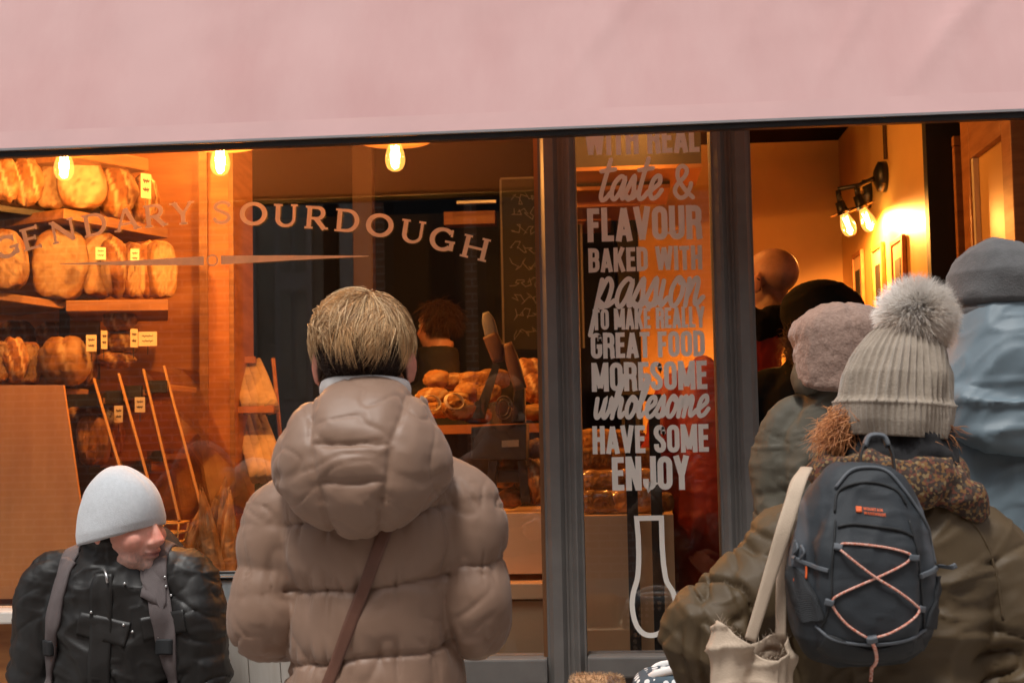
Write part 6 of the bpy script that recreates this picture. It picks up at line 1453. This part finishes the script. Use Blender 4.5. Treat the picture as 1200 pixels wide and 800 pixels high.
pts = ring(J7['neck'][0], 0, J7['neck'][2]+.01, .10, .1, 32, .03, wob=.05); P = [tube(pts+pts[:1], [(.045, .03)]*33, n=10, ref=(0, 0, 1))]; me = fuse(P, .008, 2); disp(me, lambda c, n: .010*fold_field(c, 161, 1.4)); obj('scarf', me, M['blackcloth'], pF)
# blue jacket, grey fleece hat
Y4 = -1.32; p4 = at(1190, 600, Y4); pG = person('person in a blue shell jacket and grey fleece hat at the right edge', (p4.x, Y4, 0)); l4 = loc_of(pG)
h4 = l4(1170, 370, Y4); J4 = standing(1.78, arms=dict(sh_l=(-.17, 0, 1.40), sh_r=(.17, 0, 1.40), el_l=(-.21, -.01, 1.13), el_r=(.25, 0, 1.12), wr_l=(-.15, .22, 1.05), wr_r=(.15, .22, 1.05)))
J4['head'] = (h4[0], .0, h4[2]+.02); J4['neck'] = (h4[0]*.7, -.01, 1.52)
coat(pG, J4, 'bluec', 171, 1.58, 1.05, .0055, a1=.014, a2=.010); legs(pG, J4); obj('body', body_mesh(J4, .009, hairf=hairB, hairc=(.25, .22, .2)), M['skin'], pG); eyes(pG, J4['head'], np.eye(3))
# rolled hood lying across the upper back and the collar yoke
zh = l4(1165, 490, Y4-.14)[2]
P = [tube([(-.16, -.05, zh+.03), (-.10, -.115, zh+.005), (0, -.135, zh-.01), (.10, -.115, zh+.005), (.16, -.05, zh+.03)], [(.04, .018), (.048, .022), (.052, .022), (.048, .022), (.04, .018)], n=18, seg=24, ref=(0, 0, 1)),
     tube([(0, -.02, zh+.01), (0, -.03, zh+.09), (J4['neck'][0], -.02, zh+.16), (J4['neck'][0], -.012, zh+.20)], [(.16, .12), (.15, .115), (.105, .1), (.085, .085)], n=30, seg=16)]
me = fuse(P, .006, 4); disp(me, lambda c, n: .010*(fold_field(c, 181, .7)-.3)+.013*ridge(np.stack([c[:, 0]*5+c[:, 2]*6, c[:, 1]*4, c[:, 2]*26], 1), 9, 2)*sstep(zh+.10, zh+.02, c[:, 2])); obj('hood', me, M['bluec'], pG)
V = []; F = []; na, nv = 120, 50; c0_ = np.array((h4[0], 0, l4(1172, 384, Y4)[2]))
for i in range(nv+1):
    v_ = i/nv; pr = np.interp(v_, [0, .06, .22, .24, .3, .6, .8, .92, 1], [.93, .95, .955, .95, 1.0, .97, .78, .52, .05]); zz = .166*v_
    for k_ in range(na):
        a = 2*math.pi*k_/na; V.append(c0_+np.array((math.cos(a)*.090*pr, math.sin(a)*.110*pr, zz-.003*math.cos(a+.6)*(1 if v_ < .3 else 1-(v_-.3)))))
for i in range(nv):
    for k_ in range(na): j = (k_+1) % na; F.append((i*na+k_, i*na+j, (i+1)*na+j, (i+1)*na+k_))
F.append(tuple(range(nv*na, nv*na+na))); F.append(tuple(range(na-1, -1, -1)))
me = pymesh(V, F); disp(me, lambda c, n: .006*fbm(c*8, 15, 2)+.003*ridge(c*np.array((10, 10, 16)), 16, 2)-.006*np.exp(-(((c[:, 2]-c0_[2])/.158-.24)/.02)**2)); obj('fleece_hat', me, M['greyf'], pG)
# staff member in the dark shop
Y8 = 2.05; p8 = at(517, 600, Y8); pH = person('dark-clothed person with brown hair in the dim shop, right of the blond head', (p8.x, Y8, IN), R(15)); J8 = standing(1.72)
J8['head'] = (0, .01, at(512, 382, Y8).z-IN); J8['neck'] = (0, -.02, J8['head'][2]-.135)
M['apron'] = mat('dark_apron', (0.02, 0.021, 0.024), .8, var=.2, scale=8)
coat(pH, J8, 'apron', 191, J8['neck'][2]+.04, .95, .012); legs(pH, J8, vox=.02); hairH = lambda q: np.maximum(sstep(.045, .06, q[:, 2]), sstep(.02, -.01, q[:, 1])*sstep(-.07, -.05, q[:, 2]))
R8 = rot('Z', 40); obj('body', body_mesh(J8, .010, R8, 1.0, hairH, (.035, .018, .010)), M['skin'], pH); eyes(pH, J8['head'], R8)
g = np.random.default_rng(10); v = g.normal(size=(2200, 3)); v /= np.linalg.norm(v, axis=1, keepdims=True); v = v[(v[:, 2] > -.5) & ~((v[:, 1] > .25) & (v[:, 2] < .45))]; hcq = np.array(J8['head'])
tn = g.random((len(v), 1)); obj('hair', strands(hcq+R8.dot((v*np.array((.076, .095, .082))+np.array((0, -.012, .034))).T).T, R8.dot(v.T).T*.4+np.array((0, 0, -.6))+g.normal(size=v.shape)*.35, .06, .0015, lambda P_, D, t: D+np.array((0, 0, -.2)), 4, (np.array((.04, .02, .01))*(1-tn)+np.array((.10, .05, .025))*tn,)*2), M['hair'], pH)
# hooded passer-by left of the picture, seen only as a reflection in the window
Yr = 1.75; p9 = at(236, 560, Yr); pI = person('hooded passer-by reflected in the window beside the seated man', (p9.x, -Yr, 0), R(20)); J9 = standing(1.5)
J9['head'] = (0, 0, p9.z+.01); J9['neck'] = (0, -.01, p9.z-.12)
coat(pI, J9, 'teddy', 201, J9['neck'][2]+.03, .95, .012); legs(pI, J9, vox=.02); obj('body', body_mesh(J9, .011), M['skin'], pI); eyes(pI, J9['head'], np.eye(3))
hood_up(pI, (0, 0, J9['head'][2]+.01), (.118, .13, .12), 'teddy', 211, seam=False, vox=.01)

# ================================================================= things low in the picture
zt = thing('zinc_trough', 'galvanised metal trough below the baguettes with a bolt near its dark rim', 'trough', (at(262, 700, -.16).x, -.16, 0))
ztop = at(258, 677, -.27).z; wz = .30
for y0_, y1_ in ((-.11, -.105), (.045, .05)): MB().box((-wz, y0_, ztop-.09), (wz, y1_, ztop-.004)).build('side', M['zinc'], zt)
for x_ in (-wz, wz-.005): MB().box((x_, -.1045, ztop-.09), (x_+.005, .0445, ztop-.004)).build('end', M['zinc'], zt)
MB().box((-wz+.0055, -.104, ztop-.09), (wz-.0055, .044, ztop-.085)).build('base', M['zinc'], zt)
pts = [(-wz, -.11, ztop), (wz, -.11, ztop), (wz, .05, ztop), (-wz, .05, ztop), (-wz, -.11, ztop)]; b_ = MB()
for a, b in zip(pts[:-1], pts[1:]): b_.tube([a, b], [.006, .006], n=8, ref=(0, 0, 1))
b_.build('rim', M['black'], zt, smooth=True)
for x_ in (-.2, at(252, 684, -.27).x-zt.location.x, .2): MB().tube([(x_, -.111, ztop-.02), (x_, -.118, ztop-.02)], [.007, .005], n=12, ref=(1, 0, 0)).build('bolt', M['black'], zt, smooth=True)
for x_ in (-wz+.03, wz-.03): MB().box((x_-.02, -.1, 0), (x_+.02, .04, ztop-.0905)).build('leg', M['dark'], zt)
ab = thing('sandwich_board', 'white wooden sandwich board with red script and an orange stripe beside the puffer jacket', 'sign', (at(300, 790, -.42).x, -.42, 0), R(-8))
M['whitew'] = mat('white_painted_wood', (0.66, 0.63, 0.58), 0.6, col2=(.56, .52, .46), scale=4, stretch=(14, 14, 1), bump=.2, bscale=60)
M['redscript'] = mat('red_paint', (.32, .03, .03), .6); M['amber'] = mat('amber_paint', (.62, .24, .03), .5, var=.1)
zA = at(262, 716, -.5).z; xl_ = at(250, 740, -.5).x-ab.location.x
def ab_(px, py): p = at(px, py, -.49); return p.x-ab.location.x, p.z
Mt = Matrix.Rotation(R(-10), 4, 'X')
for sgn in (1, -1):
    Mx = Matrix.Translation((0, -.10*sgn, 0))@Matrix.Rotation(R(-9*sgn), 4, 'X')
    for i in range(5): MB().box((xl_+.085*i, -.009, .02), (xl_+.085*(i+1)-.002, .009, zA/.987)).build('plank', M['whitew'], ab, bevel=.002).matrix_local = Mx
Mx = Matrix.Translation((0, -.10, 0))@Matrix.Rotation(R(-9), 4, 'X')
o = MB().box((ab_(274, 780)[0], -.0115, .1), (ab_(291, 780)[0], -.0095, .86)).build('stripe', M['amber'], ab); o.matrix_local = Mx
P = cr(np.array([(.0, .7), (.05, .95), (.1, .4), (.16, .1), (.26, .6), (.3, .9), (.32, .3), (.42, .1), (.55, .7), (.58, 1.3), (.5, .6), (.5, -.6), (.6, .3), (.72, .9), (.8, .4), (.72, .1)]), 90)
a0_ = ab_(306, 800); o = MB().add(*stroke(P*np.array((.085, .042)), .0045, .010, rnd=True)).build('script', M['redscript'], ab); o.matrix_local = Mx@Matrix.Translation((a0_[0], 0, a0_[1]-.0))
M['dots'] = mat('polka_dots', (.03, .05, .075), .7)
nt_ = M['dots'].node_tree; vo = nt_.nodes.new('ShaderNodeTexVoronoi'); vo.inputs['Scale'].default_value = 48; vo.inputs['Randomness'].default_value = .0; tcn = nt_.nodes.new('ShaderNodeTexCoord'); nt_.links.new(tcn.outputs['Object'], vo.inputs['Vector'])
rp_ = nt_.nodes.new('ShaderNodeValToRGB'); rp_.color_ramp.interpolation = 'CONSTANT'; els = rp_.color_ramp.elements; els[0].color = (.7, .72, .72, 1); els[1].position = .36; els[1].color = (.045, .075, .10, 1)
nt_.links.new(vo.outputs['Distance'], rp_.inputs[0]); nt_.links.new(rp_.outputs[0], nt_.nodes['Principled BSDF'].inputs['Base Color'])
YD = -.75; d0 = at(800, 800, YD); db = thing('dotted_bag', 'navy polka-dot bag with a white rim behind the brown sleeve', 'bag', (d0.x, YD, 0))
zd = at(780, 778, YD).z
me = fuse([tube([(0, 0, .02), (0, 0, .2), (.0, 0, zd-.10), (.0, 0, zd-.012)], [(.12, .09), (.13, .1), (.12, .09), (.085, .065)], n=30, seg=20, pw=2.6)], .01, 2); disp(me, lambda c, n: .008*fold_field(c, 221)); obj('sack', me, M['dots'], db)
pts = [(-.085, -.02, zd-.035), (-.06, -.06, zd-.012), (0, -.07, zd+.002), (.05, -.05, zd-.012), (.07, .0, zd-.03), (.03, .05, zd-.01), (-.05, .04, zd-.01), (-.085, -.02, zd-.035)]
MB().tube(pts, [(.010, .007)]*8, n=10, seg=40, ref=(0, 0, 1)).build('rim', M['shirt'], db, smooth=True)
MB().box((.0, -.085, zd-.008), (.035, -.08, zd+.006)).build('tag', M['black'], db)
YK = -.8; b0 = at(702, 800, YK); zk = at(700, 790, YK).z
crt = thing('wooden_crate', 'wooden crate below the picture edge carrying the tan fuzzy roll', 'crate', (b0.x, YK, 0))
zc_ = zk-.10
for y_ in (-.12, .11):
    for j in range(5): MB().box((-.18, y_, .01+j*(zc_-.03)/5), (.18, y_+.01, (j+1)*(zc_-.03)/5)).build('slat', M['ply'], crt)
for x_ in (-.18, .168):
    for j in range(5): MB().box((x_, -.109, .01+j*(zc_-.03)/5), (x_+.012, .109, (j+1)*(zc_-.03)/5)).build('slat', M['ply'], crt)
MB().box((-.185, -.125, zc_-.028), (.185, .125, zc_-.003)).build('lid', M['ply'], crt)
rl = thing('fuzzy_roll', 'tan striped fuzzy roll at the bottom edge below the grey post', 'roll', (b0.x, YK, zc_))
me = fuse([tube([(-.058, 0, .05), (-.05, 0, .05), (.04, 0, .05), (.05, 0, .05)], [.034, .048, .046, .034], n=24, seg=16, ref=(0, 1, 0))], .004, 2)
M['tanf'] = mat('tan_stripes', (.42, .24, .12), .9, col2=(.12, .07, .05), scale=7, stretch=(6, .3, .3), detail=1, ramp=(.5, .6), bump=.6, bscale=200); obj('roll', me, M['tanf'], rl)
g = np.random.default_rng(12); c = getco(me); n_ = getno(me); ii = g.integers(0, len(c), 2600); tn = g.random((2600, 1))
obj('nap', strands(c[ii], n_[ii]+g.normal(size=(2600, 3))*.5, .012, .0006, lambda P_, D, t: D+g.normal(size=D.shape)*.25, 3, (np.array((.34, .18, .08))*(1-tn)+np.array((.62, .42, .25))*tn,)*2), M['fur'], rl)
